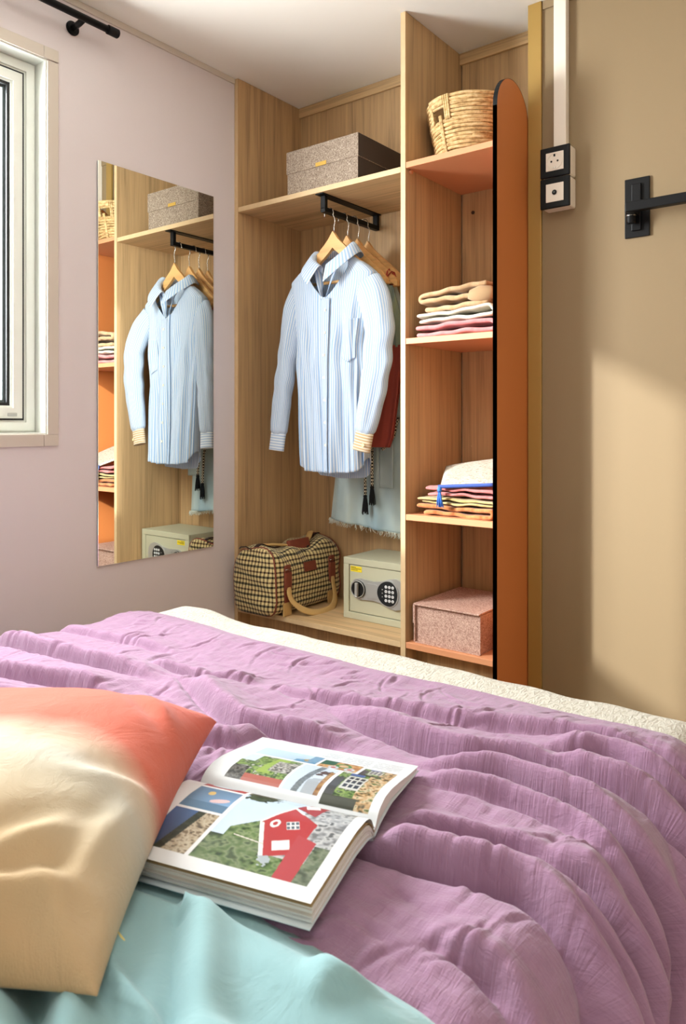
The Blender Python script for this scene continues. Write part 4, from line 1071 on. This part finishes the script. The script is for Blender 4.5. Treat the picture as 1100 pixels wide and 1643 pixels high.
# ================================================================== SHIRT
def stripe_mat(name, a, b, per, axis=0, duty=0.5, soft=0.12):
    k = Mat(name, a, 0.85, spec=0.12, sheen=0.15)
    t = k.node('ShaderNodeTexCoord'); sx = k.node('ShaderNodeSeparateXYZ'); k.L.new(t.outputs['UV'], sx.inputs[0])
    fr = k.math('FRACT', k.math('DIVIDE', sx.outputs[axis], per))
    tri = k.math('ABSOLUTE', k.math('SUBTRACT', fr, 0.5))
    c = k.ramp(tri, [(duty * 0.5 - soft * 0.5, b), (duty * 0.5 + soft * 0.5, a)])
    k.color(c); k.bump(k.noise(k.coord('UV', (60, 25, 1)), 1.0, 4, 0.6, 1.0), 0.25, 0.003)
    # thin cotton lets some light through
    tr = k.node('ShaderNodeBsdfTranslucent'); mx = k.node('ShaderNodeMixShader'); mx.inputs[0].default_value = 0.22
    k.L.new(c, tr.inputs[0]); out = k.N['Material Output']
    k.L.new(k.p.outputs[0], mx.inputs[1]); k.L.new(tr.outputs[0], mx.inputs[2]); k.L.new(mx.outputs[0], out.inputs[0])
    return k.m
ST = stripe_mat('blue and white striped cotton', rgb(228, 232, 236), rgb(168, 196, 228), 0.0078)
ST_CUFF = stripe_mat('striped cuff cotton', rgb(238, 241, 245), rgb(184, 204, 228), 0.0096, 1)
ST_BEIGE = stripe_mat('tan striped cuff cotton', rgb(240, 224, 200), rgb(206, 172, 128), 0.0090, 1)
ST_IN = ST
PEARL = plain('pearl button', rgb(232, 230, 212), 0.25, spec=0.6)
def shirt():
    xc, yc = 0.418, 1.986
    root = thing('striped_shirt', (xc, yc, 1.2), 'blue and white striped long sleeved shirt hanging at the front of wardrobe', 'shirt')
    def Wd(z): return np.interp(z, [.80, .86, .95, 1.10, 1.25, 1.38, 1.455, 1.490, 1.515, 1.545, 1.565, 1.60], [.136, .137, .138, .141, .146, .160, .176, .178, .148, .102, .070, .062])
    def Dp(z): return np.interp(z, [.80, .95, 1.1, 1.25, 1.4, 1.48, 1.515, 1.545, 1.565, 1.6], [.047, .047, .046, .046, .046, .042, .036, .034, .036, .04])
    def se(c, e): return np.sign(c) * np.abs(c) ** e
    def xcz(z): return xc + np.interp(z, [.8, 1.2, 1.5], [.012, -.004, .0])
    def body(phi, z):
        """phi: 0 front centre, + to the right seen from the front"""
        w, d = Wd(z), Dp(z)
        c, s_ = np.cos(phi), np.sin(phi)
        x = xcz(z) + w * se(s_, 0.80); y = yc - d * se(c, 0.62)
        lowf = np.clip((1.47 - z) / 0.55, 0, 1)
        fold = 0.010 * np.sin(phi * 9 + 1.2 + 0.8 * np.sin(z * 5)) + 0.007 * np.sin(phi * 15 + 2.0 - z * 3) + 0.004 * np.sin(phi * 26 + z * 6)
        diag = 0.006 * np.sin((s_ * 0.30 + z * 1.0) * 30) * np.exp(-((z - 1.25) / 0.14) ** 2)
        amp = lowf ** 0.8
        r = fold * amp + diag * (np.abs(s_) > .2)
        return x + 0.10 * r * s_, y - r * np.where(c > -0.2, 1, -0.35) * (0.4 + 0.6 * np.abs(c))
    def ztop(phi):
        a = np.abs(phi)
        return np.interp(a, [0, .12, .35, .75, 1.2, 1.6, 2.4, math.pi], [1.418, 1.440, 1.492, 1.540, 1.556, 1.561, 1.565, 1.566])
    def zhem(phi):
        a = np.abs(phi); base = np.interp(a, [0, .5, 1.0, 1.35, 1.6, 1.9, 2.4, math.pi], [.832, .834, .842, .872, .884, .860, .816, .808])
        return base
    nph, nz = 300, 120
    ov = 0.09
    phi = np.linspace(-0.02, 2 * math.pi + ov, nph)        # starts at the button edge, goes right... round the back
    # direction: from front centre to the (image) left
    ph = -phi
    wrapped = (ph + math.pi) % (2 * math.pi) - math.pi
    P = np.zeros((nz, nph, 3)); UV = np.zeros((nz, nph, 2))
    zt, zh = ztop(wrapped), zhem(wrapped)
    for j in range(nz):
        t = (j / (nz - 1)); z = zt + (zh - zt) * t
        X, Y_ = body(wrapped, z)
        lap = np.clip((phi - 2 * math.pi + 0.06) / 0.10, 0, 1) ; Y_ = Y_ - 0.0045 * sstep(0, 1, lap)
        lap0 = np.clip((0.25 - phi) / 0.3, 0, 1); Y_ = Y_ + 0.0025 * lap0
        P[j] = np.stack([X, Y_, z], -1)
    arc = np.interp(phi, phi, np.cumsum(np.r_[0, np.hypot(*np.diff(P[nz // 2, :, :2], axis=0).T)]))
    UV[..., 0] = arc[None, :]; UV[..., 1] = P[..., 2]
    sh_ = grid('shirt_body', P, ST, root, UV, thick=0.0012)
    def on(phi_, z, off=0.003):
        X, Y_ = body(np.asarray(phi_, float), np.asarray(z, float)); return X, Y_ - off
    # button placket, lying over the front edge
    zz = np.linspace(1.415, 0.834, 90); ph_ = np.linspace(-0.035, 0.10, 7); A, Zz = np.meshgrid(ph_, zz)
    X, Y_ = on(A, Zz, 0.0065); Pp = np.stack([X, Y_, Zz], -1); grid('placket', Pp, ST, root, np.stack([X * 1.0, Zz], -1), thick=0.0012)
    for z in (1.375, 1.30, 1.225, 1.15, 1.075, 1.0, 0.925):
        X, Y_ = on(0.03, z, 0.0078); cyl('button', (float(X), float(Y_) + 0.0008, z), (float(X), float(Y_) - 0.0016, z), 0.0052, PEARL, root, 16, 0.0006)
    # chest pocket
    ph_ = np.linspace(0.40, 0.98, 22); vz = np.linspace(0, 1, 22); A, Vv = np.meshgrid(ph_, vz)
    low = 1.215 - 0.018 * np.clip(1 - np.abs((A - 0.69) / 0.29), 0, 1); Zz = 1.340 + (low - 1.340) * Vv
    X, Y_ = on(A, Zz, 0.0042); grid('chest_pocket', np.stack([X, Y_, Zz], -1), ST, root, np.stack([X * 1.0 + 0.002, Zz], -1), thick=0.0014)
    # collar: leaf folded over a stand, gaping at the front
    na, nb = 90, 12
    al = np.linspace(-2.98, 2.98, na)        # 0 = nape, +-pi = front
    Pc = np.zeros((nb, na, 3)); UVc = np.zeros((nb, na, 2))
    for i, a in enumerate(al):
        f = abs(a) / 2.98; sg = 1 if a > 0 else -1
        ex_ = 0.072 + 0.004 * f; ey = 0.050
        bx = xc + 0.002 + ex_ * math.sin(a) * (1.0 if f < .75 else 1 - 0.25 * (f - .75) / .25 * 0.4); by = yc + ey * math.cos(a)
        zr = 1.600 - 0.062 * max(0, f - 0.52) / 0.48 - 0.010 * f + (0.012 if sg > 0 else 0.0) * math.exp(-((f - .6) / .2) ** 2)
        zbot = zr - 0.030
        drop = 0.036 + 0.036 * f ** 3                       # collar point reaches lower at the front
        nx, ny = math.sin(a), math.cos(a)
        for j in range(nb):
            t = j / (nb - 1)
            if t < 0.35:                                    # stand, inside
                q = t / 0.35; px, py, pz = bx - nx * 0.004, by - ny * 0.004, zbot + (zr - zbot) * q
            else:
                q = (t - 0.35) / 0.65; outw = 0.008 + 0.026 * q + 0.010 * f * q
                px, py, pz = bx + nx * outw, by + ny * outw - 0.008 * f * q, zr - drop * q ** 1.15
                if f > 0.72: px += sg * 0.014 * q * (f - 0.72) / 0.28
            Pc[j, i] = (px, py, pz); UVc[j, i] = (a * 0.07, t * 0.09)
    ck = stripe_mat('collar cotton', rgb(226, 230, 235), rgb(170, 197, 228), 0.0086, 0)
    grid('collar', Pc, ck, root, UVc, thick=0.0022, sub=1)
    # neck band front edges turning down into the open placket
    for sg in (-1, 1):
        a0 = math.pi - 0.16
        pts0 = np.array([xc + 0.002 + sg * 0.060, yc - 0.034, 1.532]); pts1 = np.array([xc - 0.004 + sg * 0.010, yc - 0.049, 1.418])
        R_, Q_ = np.meshgrid(np.linspace(0, 1, 6), np.linspace(0, 1, 16))
        pp = pts0 + (pts1 - pts0) * Q_[..., None]; pp = pp + np.stack([-sg * 0.020 * R_ * np.sin(np.pi * np.clip(Q_ + .12, 0, 1)) , 0.016 * R_ ** 2 - 0.006 * np.sin(np.pi * Q_), 0.006 * R_], -1)
        grid('front_facing', pp, ST, root, np.stack([R_ * 0.02 + .003, Q_ * 0.12], -1), thick=0.0014)
    box('neck_label', (xc - 0.014, yc + 0.034, 1.548), (xc + 0.016, yc + 0.0352, 1.562), plain('navy label', rgb(30, 40, 66), 0.8), root)
    # sleeves
    def sleeve(path, rad, cuff_mat, uvoff, seed):
        pa = np.array(path); n = 70; tt_ = np.linspace(0, 1, len(pa)); tq = np.linspace(0, 1, n)
        Cn = np.stack([np.interp(tq, tt_, pa[:, k_]) for k_ in range(3)], -1)
        ker = np.ones(9) / 9
        for k_ in range(3):
            e = np.r_[np.full(4, Cn[0, k_]), Cn[:, k_], np.full(4, Cn[-1, k_])]; Cn[:, k_] = np.convolve(e, ker, 'valid')
        ra = np.interp(tq, tt_, [r[0] for r in rad]); rb = np.interp(tq, tt_, [r[1] for r in rad]); m = 64
        ang = np.linspace(0, 2 * math.pi, m, endpoint=False); Q = np.zeros((n, m + 1, 3)); U = np.zeros((n, m + 1, 2))
        for i in range(n):
            tan = Cn[min(i + 1, n - 1)] - Cn[max(i - 1, 0)]; tan /= np.linalg.norm(tan)
            ax = np.array([1, 0, 0]) - tan * tan[0]; ax /= np.linalg.norm(ax); ay = np.cross(tan, ax)
            for j in range(m + 1):
                a = ang[j % m]; fo = 1 + 0.10 * math.sin(3 * a + tq[i] * 9 + seed) * min(1, tq[i] * 3) + 0.06 * math.sin(7 * a + seed - 6 * tq[i])
                wrk = 0.004 * math.sin(tq[i] * 46 + 2.2 * math.sin(a + seed)) * math.exp(-((tq[i] - .52) / .16) ** 2)
                pinch = 1 - 0.22 * max(0, (tq[i] - 0.93) / 0.07)
                Q[i, j] = Cn[i] + ax * math.cos(a) * (ra[i] * pinch + wrk) * (1 if True else 1) + ay * math.sin(a) * rb[i] * fo * pinch
                U[i, j] = (a * ra[i].mean() * 0 + a * 0.047 + uvoff, Q[i, j, 2])
        grid('sleeve', Q, ST, root, U, thick=0.0012)
        # cuff
        end = Cn[-1]; tan = Cn[-1] - Cn[-6]; tan /= np.linalg.norm(tan); ax = np.array([1, 0, 0]) - tan * tan[0]; ax /= np.linalg.norm(ax); ay = np.cross(tan, ax)
        Q = np.zeros((10, m + 1, 3)); U = np.zeros((10, m + 1, 2))
        for i in range(10):
            d_ = -0.004 + 0.062 * i / 9
            for j in range(m + 1):
                a = ang[j % m]; Q[i, j] = end + tan * d_ + ax * math.cos(a) * (ra[-1] * 0.86 + 0.0015) + ay * math.sin(a) * (rb[-1] * 0.72 + 0.0015); U[i, j] = (a * 0.04, d_)
        grid('cuff', Q, cuff_mat, root, U, thick=0.0022)
        return end, tan, ax, ra[-1]
    sleeve([(.280, 1.990, 1.462), (.248, 1.985, 1.400), (.228, 1.975, 1.270), (.211, 1.966, 1.130), (.198, 1.958, 1.000), (.194, 1.954, .955)],
           [(.052, .026), (.052, .034), (.040, .032), (.037, .029), (.036, .026), (.035, .020)], ST_CUFF, 0.0, 0.4)
    end, tan, ax, ra = sleeve([(.562, 1.980, 1.458), (.606, 1.965, 1.400), (.640, 1.948, 1.300), (.628, 1.938, 1.150), (.598, 1.934, 1.010), (.588, 1.932, .962)],
           [(.052, .026), (.056, .034), (.052, .034), (.050, .030), (.042, .026), (.036, .020)], ST_BEIGE, 0.01, 2.0)
    bp = end + tan * 0.038 + np.array([0.016, -0.0185, 0]); cyl('cuff_button', tuple(bp), tuple(bp + np.array([0.0005, -0.0026, 0])), 0.0056, plain('cream button', rgb(236, 222, 170), 0.3), root, 16, 0.0006)
shirt()

# ================================================================== DRESS + DENIM behind the shirt
def hang_cloth(name, xl, xr, zt, zb, y, depth, mat, parent, folds, amp, seed, nz=70, nu=140, zs=None, thick=0.0014, taper=None):
    """closed flattened tube hanging between xl(z) and xr(z)"""
    P = np.zeros((nz, nu + 1, 3)); U = np.zeros((nz, nu + 1, 2))
    for i in range(nz):
        z = zt + (zb - zt) * i / (nz - 1); a0, a1 = xl(z), xr(z); dn = min(1, i / (nz * 0.5))
        for j in range(nu + 1):
            a = 2 * math.pi * j / nu; c, s_ = math.cos(a), math.sin(a); cx_ = np.sign(c) * abs(c) ** 0.8
            d = depth * (np.sign(s_) * abs(s_) ** 0.6)
            w = amp * (0.35 + 0.65 * dn) * math.sin(cx_ * folds + seed + 0.6 * math.sin(z * 6)) + 0.5 * amp * math.sin(cx_ * folds * 2.3 + seed * 2)
            P[i, j] = ((a0 + a1) / 2 + cx_ * (a1 - a0) / 2, y + d + w * (1 if s_ < 0 else 0.4), z); U[i, j] = ((cx_ + 1) / 2 * (a1 - a0) + (1 if s_ > 0 else 0), z)
    return grid(name, P, mat, parent, U, thick=thick)
I = lambda zs, xs: (lambda z: float(np.interp(z, zs, xs)))
def dress():
    root = thing('strap_dress', (0.43, 2.118, 1.2), 'dress with red straps, pleated blue green bodice and brick red skirt behind shirt', 'dress')
    k = Mat('pleated blue green cloth', rgb(120, 138, 134), 0.9, spec=0.1)
    t = k.node('ShaderNodeTexCoord'); sx = k.node('ShaderNodeSeparateXYZ'); k.L.new(t.outputs['UV'], sx.inputs[0])
    k.color(k.ramp(k.noise(k.coord('UV', (22, 0.5, 1)), 1, 2), [(0.35, rgb(92, 112, 122)), (0.52, rgb(134, 150, 142)), (0.66, rgb(150, 160, 124))]))
    RED = plain('brick red cotton', rgb(168, 78, 66), 0.9, spec=0.1, bump=0.2, bscale=300)
    hang_cloth('bodice', I([1.22, 1.47], [.285, .300]), I([1.22, 1.36, 1.47], [.615, .604, .570]), 1.468, 1.255, 2.118, 0.014, k.m, root, 26, 0.0035, 0.3)
    hang_cloth('skirt', I([.9, 1.27], [.30, .285]), I([.9, .95, 1.1, 1.27], [.555, .575, .600, .617]), 1.262, 0.915, 2.116, 0.017, RED, root, 9, 0.006, 1.1)
    for sg in (-1, 1):
        xb = 0.428 + sg * 0.122
        for k_ in (0, 1):
            o2 = sg * (0.006 + 0.018 * k_)
            tube('strap', [(xb - sg * 0.022 * k_, 2.1015, 1.462), (xb - sg * 0.006 * k_, 2.105, 1.488), (xb + o2, 2.1095, 1.514), (xb + o2, 2.1190, 1.5235 - 0.014 * k_), (xb + o2, 2.1270, 1.510 - 0.010 * k_), (xb, 2.1335, 1.462)], [(0.0012, 0.006)] * 6, RED, root, 8)
dress()
def denim():
    root = thing('denim_pinafore', (0.41, 2.19, 1.0), 'pale washed denim garment with frayed hem hanging nearest the wardrobe back', 'garment')
    k = Mat('pale denim', rgb(178, 196, 200), 0.92, spec=0.08)
    c = k.ramp(k.noise(k.coord('Object', (5, 5, 2.5)), 1, 3), [(0.35, rgb(150, 174, 184)), (0.6, rgb(190, 206, 204)), (0.75, rgb(206, 210, 192))]); k.color(c)
    k.bump(k.noise(k.coord('UV', (800, 800, 1)), 1, 2), 0.3, 0.001); DEN = k.m
    hem = lambda x: 0.640 - 0.030 * (x - 0.25) / 0.31
    xl = I([.62, .80, 1.2, 1.49], [.238, .262, .275, .285]); xr = I([.62, .80, 1.2, 1.42, 1.49], [.566, .556, .566, .560, .53])
    o = hang_cloth('denim_body', xl, xr, 1.488, 0.640, 2.192, 0.020, DEN, root, 7, 0.007, 2.2, nz=90)
    for v in o.data.vertices:      # hem falls to the right
        f = np.clip((1.0 - (v.co.z + 1.0)) / 0.36, 0, 1); v.co.z -= f * 0.030 * ((v.co.x + 0.41) - 0.25) / 0.31
    # frayed hem: loose threads
    FR = plain('frayed threads', rgb(220, 222, 208), 0.95)
    lst = []
    for i in range(300):
        a = random.uniform(0, 2 * math.pi); x = 0.402 + 0.163 * np.sign(math.cos(a)) * abs(math.cos(a)) ** 0.8; y = 2.192 + 0.020 * np.sign(math.sin(a)) * abs(math.sin(a)) ** 0.6
        z = hem(x) + 0.003; l_ = random.uniform(0.008, 0.022)
        lst.append(([(x, y, z), (x + random.uniform(-.004, .004), y + random.uniform(-.003, .003), z - l_ * .6), (x + random.uniform(-.007, .007), y + random.uniform(-.005, .005), z - l_)], 0.0008, False))
    tubes('frayed_hem', lst, FR, root, 4)['kind'] = 'stuff'
    # patch pocket and seam
    A, B = np.meshgrid(np.linspace(0, 1, 12), np.linspace(0, 1, 12))
    P = np.stack([.485 + .060 * A, 2.1640 - 0.001 + 0 * A + 0.004 * np.sin(A * 4), .935 - .165 * B], -1); grid('patch_pocket', P, DEN, root, np.stack([A * .06, B * .17], -1), thick=0.002)
    # black and cream braided cord with two tassels
    k = Mat('braided cord', rgb(230, 222, 200), 0.9)
    ck = k.node('ShaderNodeTexChecker'); ck.inputs['Scale'].default_value = 170; ck.inputs['Color1'].default_value = rgb(232, 224, 202); ck.inputs['Color2'].default_value = rgb(24, 24, 26)
    k.L.new(k.coord('Object', (1, 1, 1)), ck.inputs['Vector']); k.color(ck.outputs[0]); BR = k.m
    TA = plain('black tassel thread', rgb(18, 20, 24), 0.9)
    for cx_, zt, zb in ((0.436, 0.93, 0.742), (0.466, 0.93, 0.775)):
        ye = 2.145
        tube('braided_cord', [(cx_ - .01, 2.158, zt), (cx_ - .004, 2.150, (zt + zb) / 2 + .03), (cx_, ye, zb)], 0.0052, BR, root, 10)
        ts = tube('tassel', [(cx_, ye, zb + 0.004), (cx_, ye, zb - 0.004), (cx_, ye, zb - 0.010), (cx_, ye, zb - 0.030), (cx_ - .001, ye, zb - 0.058)], [0.004, 0.0075, 0.006, 0.0085, 0.0098], TA, root, 14)
        th = []
        for i in range(26):
            a = 2 * math.pi * i / 26; th.append(([(cx_ + .0062 * math.cos(a), ye + .0062 * math.sin(a), zb - .010), (cx_ + .0095 * math.cos(a), ye + .0095 * math.sin(a), zb - .035), (cx_ + .0108 * math.cos(a) + random.uniform(-.002, .002), ye + .0108 * math.sin(a), zb - .063 - random.uniform(0, .006))], 0.0009, False))
        tubes('tassel_threads', th, TA, ts, 4)['kind'] = 'stuff'
    tube('braided_cord', [(.560, 2.170, 1.02), (.552, 2.166, .985), (.545, 2.164, .955), (.530, 2.160, .925), (.500, 2.157, .905)], 0.0052, BR, root, 10)
denim()

# ================================================================== FOLDED CLOTHES
def folded(name, label, x0, x1, y0, y1, z0, layers, mat, seed, thick=0.006, group=None, cat='clothes', skew=None, lens=None, sag=0.0):
    """one cloth folded in a zig-zag: the layers show at the front as turned edges"""
    r = random.Random(seed); path = []; z = z0 + thick / 2
    gap = layers
    n = len(gap)
    for i, g in enumerate(gap):
        l, rr = (lens[i] if lens else (x0 + r.uniform(0, .012), x1 - r.uniform(0, .012)))
        m = 22
        xs = np.linspace(l, rr, m) if i % 2 == 0 else np.linspace(rr, l, m)
        wob = [0.0022 * math.sin(3.1 * i + 9 * q / m * 2 + seed) * math.sin(math.pi * q / (m - 1)) for q in range(m)]
        for q, xx in enumerate(xs): path.append((xx, z + wob[q] + sag * ((xx - x0) / (x1 - x0)) * (i + 1) / n))
        if i < n - 1:
            turn = 1 if i % 2 == 0 else -1; ex = xs[-1]
            for q in range(1, 6):
                a = -math.pi / 2 + math.pi * q / 6; path.append((ex + turn * (g / 2 + .002) * math.cos(a), z + g / 2 + g / 2 * math.sin(a) + sag * ((ex - x0) / (x1 - x0)) * (i + 1) / n))
        z += g
    m = len(path); ny = 26; P = np.zeros((ny, m, 3)); U = np.zeros((ny, m, 2)); arc = np.cumsum(np.r_[0, [math.dist(path[i], path[i + 1]) for i in range(m - 1)]])
    for j in range(ny):
        f = j / (ny - 1); y = y0 + (y1 - y0) * f
        for i, (xx, zz) in enumerate(path):
            e = 0.005 * math.sin(arc[i] * 21 + seed) * (1 - f) ** 3
            dz = 0.0022 * math.sin(y * 55 + arc[i] * 30 + seed) + 0.0014 * math.sin(y * 110 + arc[i] * 12)
            P[j, i] = (xx + 0.0015 * math.sin(y * 40 + zz * 200), y + e, zz + max(dz, -0.0012)); U[j, i] = (arc[i], y)
    o = grid(name, P, mat, None, U, thick=thick, sub=1, origin=((x0 + x1) / 2, (y0 + y1) / 2, z0))
    tag(o, label, cat, group); return o
def cloth(name, a, b, bs=500, st=0.35):
    k = Mat(name, a, 0.95, spec=0.06, sheen=0.2); k.color(k.ramp(k.noise(k.coord('UV', (40, 40, 1)), 1, 3), [(0.35, b), (0.6, a)]))
    k.bump(k.noise(k.coord('UV', (bs, bs, 1)), 1, 2), st, 0.0012); return k.m
G1, G2 = 'folded clothes on the middle orange shelf', 'folded clothes on the lower orange shelf'
ZA = 1.2585
folded('folded_shirt', 'folded pink cloth at the bottom of the higher clothes pile', .757, 1.030, 1.945, 2.20, ZA, (.022, .013), cloth('pink cotton', rgb(206, 132, 130), rgb(192, 116, 116)), 2, .013, G1, 'clothes', lens=[(.772, 1.024), (.766, 1.024)], sag=0.010)
folded('folded_shirt', 'folded ivory cloth between beige and pink in higher pile', .766, 1.032, 1.942, 2.20, ZA + .041, (.017, .012), cloth('ivory cotton', rgb(206, 198, 180), rgb(194, 184, 164)), 5, .011, G1, 'clothes', lens=[(.788, 1.026), (.776, 1.026)], sag=0.016)
folded('folded_sweater', 'thick beige folded knit on top of the higher clothes pile', .785, 1.032, 1.945, 2.20, ZA + .074, (.025, .021, .012), cloth('beige knit', rgb(186, 154, 118), rgb(170, 136, 98), 260, 0.6), 8, .0145, G1, 'clothes', lens=[(.800, 1.000), (.800, .965), (.812, 1.012)], sag=0.020)
bk = bpy.data.objects['folded_sweater']
tube('turned_end', [(.950, 1.962, 1.366), (.962, 1.952, 1.371), (.990, 1.950, 1.374), (1.020, 1.952, 1.372), (1.034, 1.960, 1.370)], [(.006, .008), (.018, .014), (.024, .016), (.022, .016), (.012, .010)], bk.data.materials[0], bk, 18)
o = folded('folded_towel', 'beige knit folded end draped right of the higher pile', .955, 1.033, 1.938, 2.20, ZA + .088, (.020, .012), cloth('beige knit flap', rgb(214, 176, 130), rgb(200, 160, 114), 260, 0.6), 4, .010, G1) if False else None
ZB = 0.7195
folded('folded_towel', 'folded orange terry cloth at the bottom of the lower pile', .768, 1.028, 1.945, 2.20, ZB, (.019, .012), cloth('orange terry', rgb(196, 132, 84), rgb(160, 96, 54), 220, 0.8), 12, .0125, G2, 'clothes', lens=[(.800, 1.020), (.774, 1.022)])
folded('folded_shirt', 'folded olive yellow cloth over the orange terry cloth', .774, 1.030, 1.945, 2.20, ZB + .0355, (.011, .011), cloth('olive yellow cotton', rgb(190, 170, 118), rgb(172, 150, 94)), 14, .007, G2, 'clothes', lens=[(.790, 1.026), (.778, 1.024)])
folded('folded_shirt', 'folded pink cloth beneath the cream pouch on lower shelf', .800, 1.030, 1.945, 2.20, ZB + .0605, (.017, .010), cloth('rose cotton', rgb(208, 126, 122), rgb(192, 108, 104)), 17, .0085, G2, 'clothes', lens=[(.815, 1.026), (.803, 1.026)])
def pouch():
    k = Mat('cream quilted pouch', rgb(240, 232, 214), 0.95, spec=0.08)
    n = k.noise(k.coord('UV', (14, 34, 1)), 1, 3, 0.6, 1.5); k.color(k.ramp(n, [(0.34, rgb(150, 138, 116)), (0.46, rgb(206, 198, 182))])); k.bump(n, 1.0, 0.006)
    root = thing('zip_pouch', (0.95, 2.0, ZB + .092), 'cream crinkled pouch with blue zip and tassel atop the lower pile', 'pouch')
    c = [np.array(p) for p in ((.866, 1.932, .8085), (1.036, 1.950, .8215), (1.000, 2.11, .893), (.806, 2.07, .862))]   # zip edge left, zip edge right, back right, back left
    nn = 40; A, B = np.meshgrid(np.linspace(0, 1, nn), np.linspace(0, 1, nn))
    base = (c[0] * (1 - A)[..., None] + c[1] * A[..., None]) * (1 - B)[..., None] + (c[3] * (1 - A)[..., None] + c[2] * A[..., None]) * B[..., None]
    pr = ((1 - (2 * A - 1) ** 4) * (1 - (2 * B - 1) ** 4)).clip(0) ** 0.6
    top = base.copy(); top[..., 2] += 0.012 * pr; bot = base.copy(); bot[..., 2] -= 0.004 * pr
    V = np.concatenate([top.reshape(-1, 3), bot.reshape(-1, 3)]); F = grid_faces(nn, nn); F = F + [tuple(i + nn * nn for i in f[::-1]) for f in F]
    uv = np.stack([A.ravel() * .17, B.ravel() * .2], -1) * 6; uv = np.concatenate([uv, uv])
    o = mesh('pouch_body', V, F, k.m, root, True, uv=uv); w = o.modifiers.new('w', 'WELD'); w.merge_threshold = 0.0003
    BL = plain('blue zip tape', rgb(48, 76, 150), 0.7, bump=0.3); BT = plain('blue tassel thread', rgb(62, 120, 206), 0.8)
    e = [tuple(c[0] + (c[1] - c[0]) * t + np.array([0, -0.003, 0.001])) for t in np.linspace(-.02, 1, 12)]
    tube('zip', e, [(0.0055, 0.0035)] * 12, BL, root, 8)
    p = np.array([.868, 1.926, .806]); hd = tube('tassel_head', [tuple(p + np.array([0, 0, .004])), tuple(p), tuple(p - np.array([0, 0, .008])), tuple(p - np.array([0, 0, .012]))], [.003, .007, .0065, .005], BT, root, 12)
    th = []
    for i in range(46):
        a = random.uniform(0, 6.283); r_ = random.uniform(0, 1); th.append(([tuple(p + np.array([.004 * r_ * math.cos(a), .003 * r_ * math.sin(a), -.011])), tuple(p + np.array([.002 + .008 * r_ * math.cos(a), -.003 + .004 * r_ * math.sin(a), -.032])), tuple(p + np.array([.005 + .013 * r_ * math.cos(a), -.003 + .005 * r_ * math.sin(a), -.050 - random.uniform(0, .008)]))], 0.0011, False))
    tubes('tassel_threads', th, BT, hd, 4)['kind'] = 'stuff'
pouch()
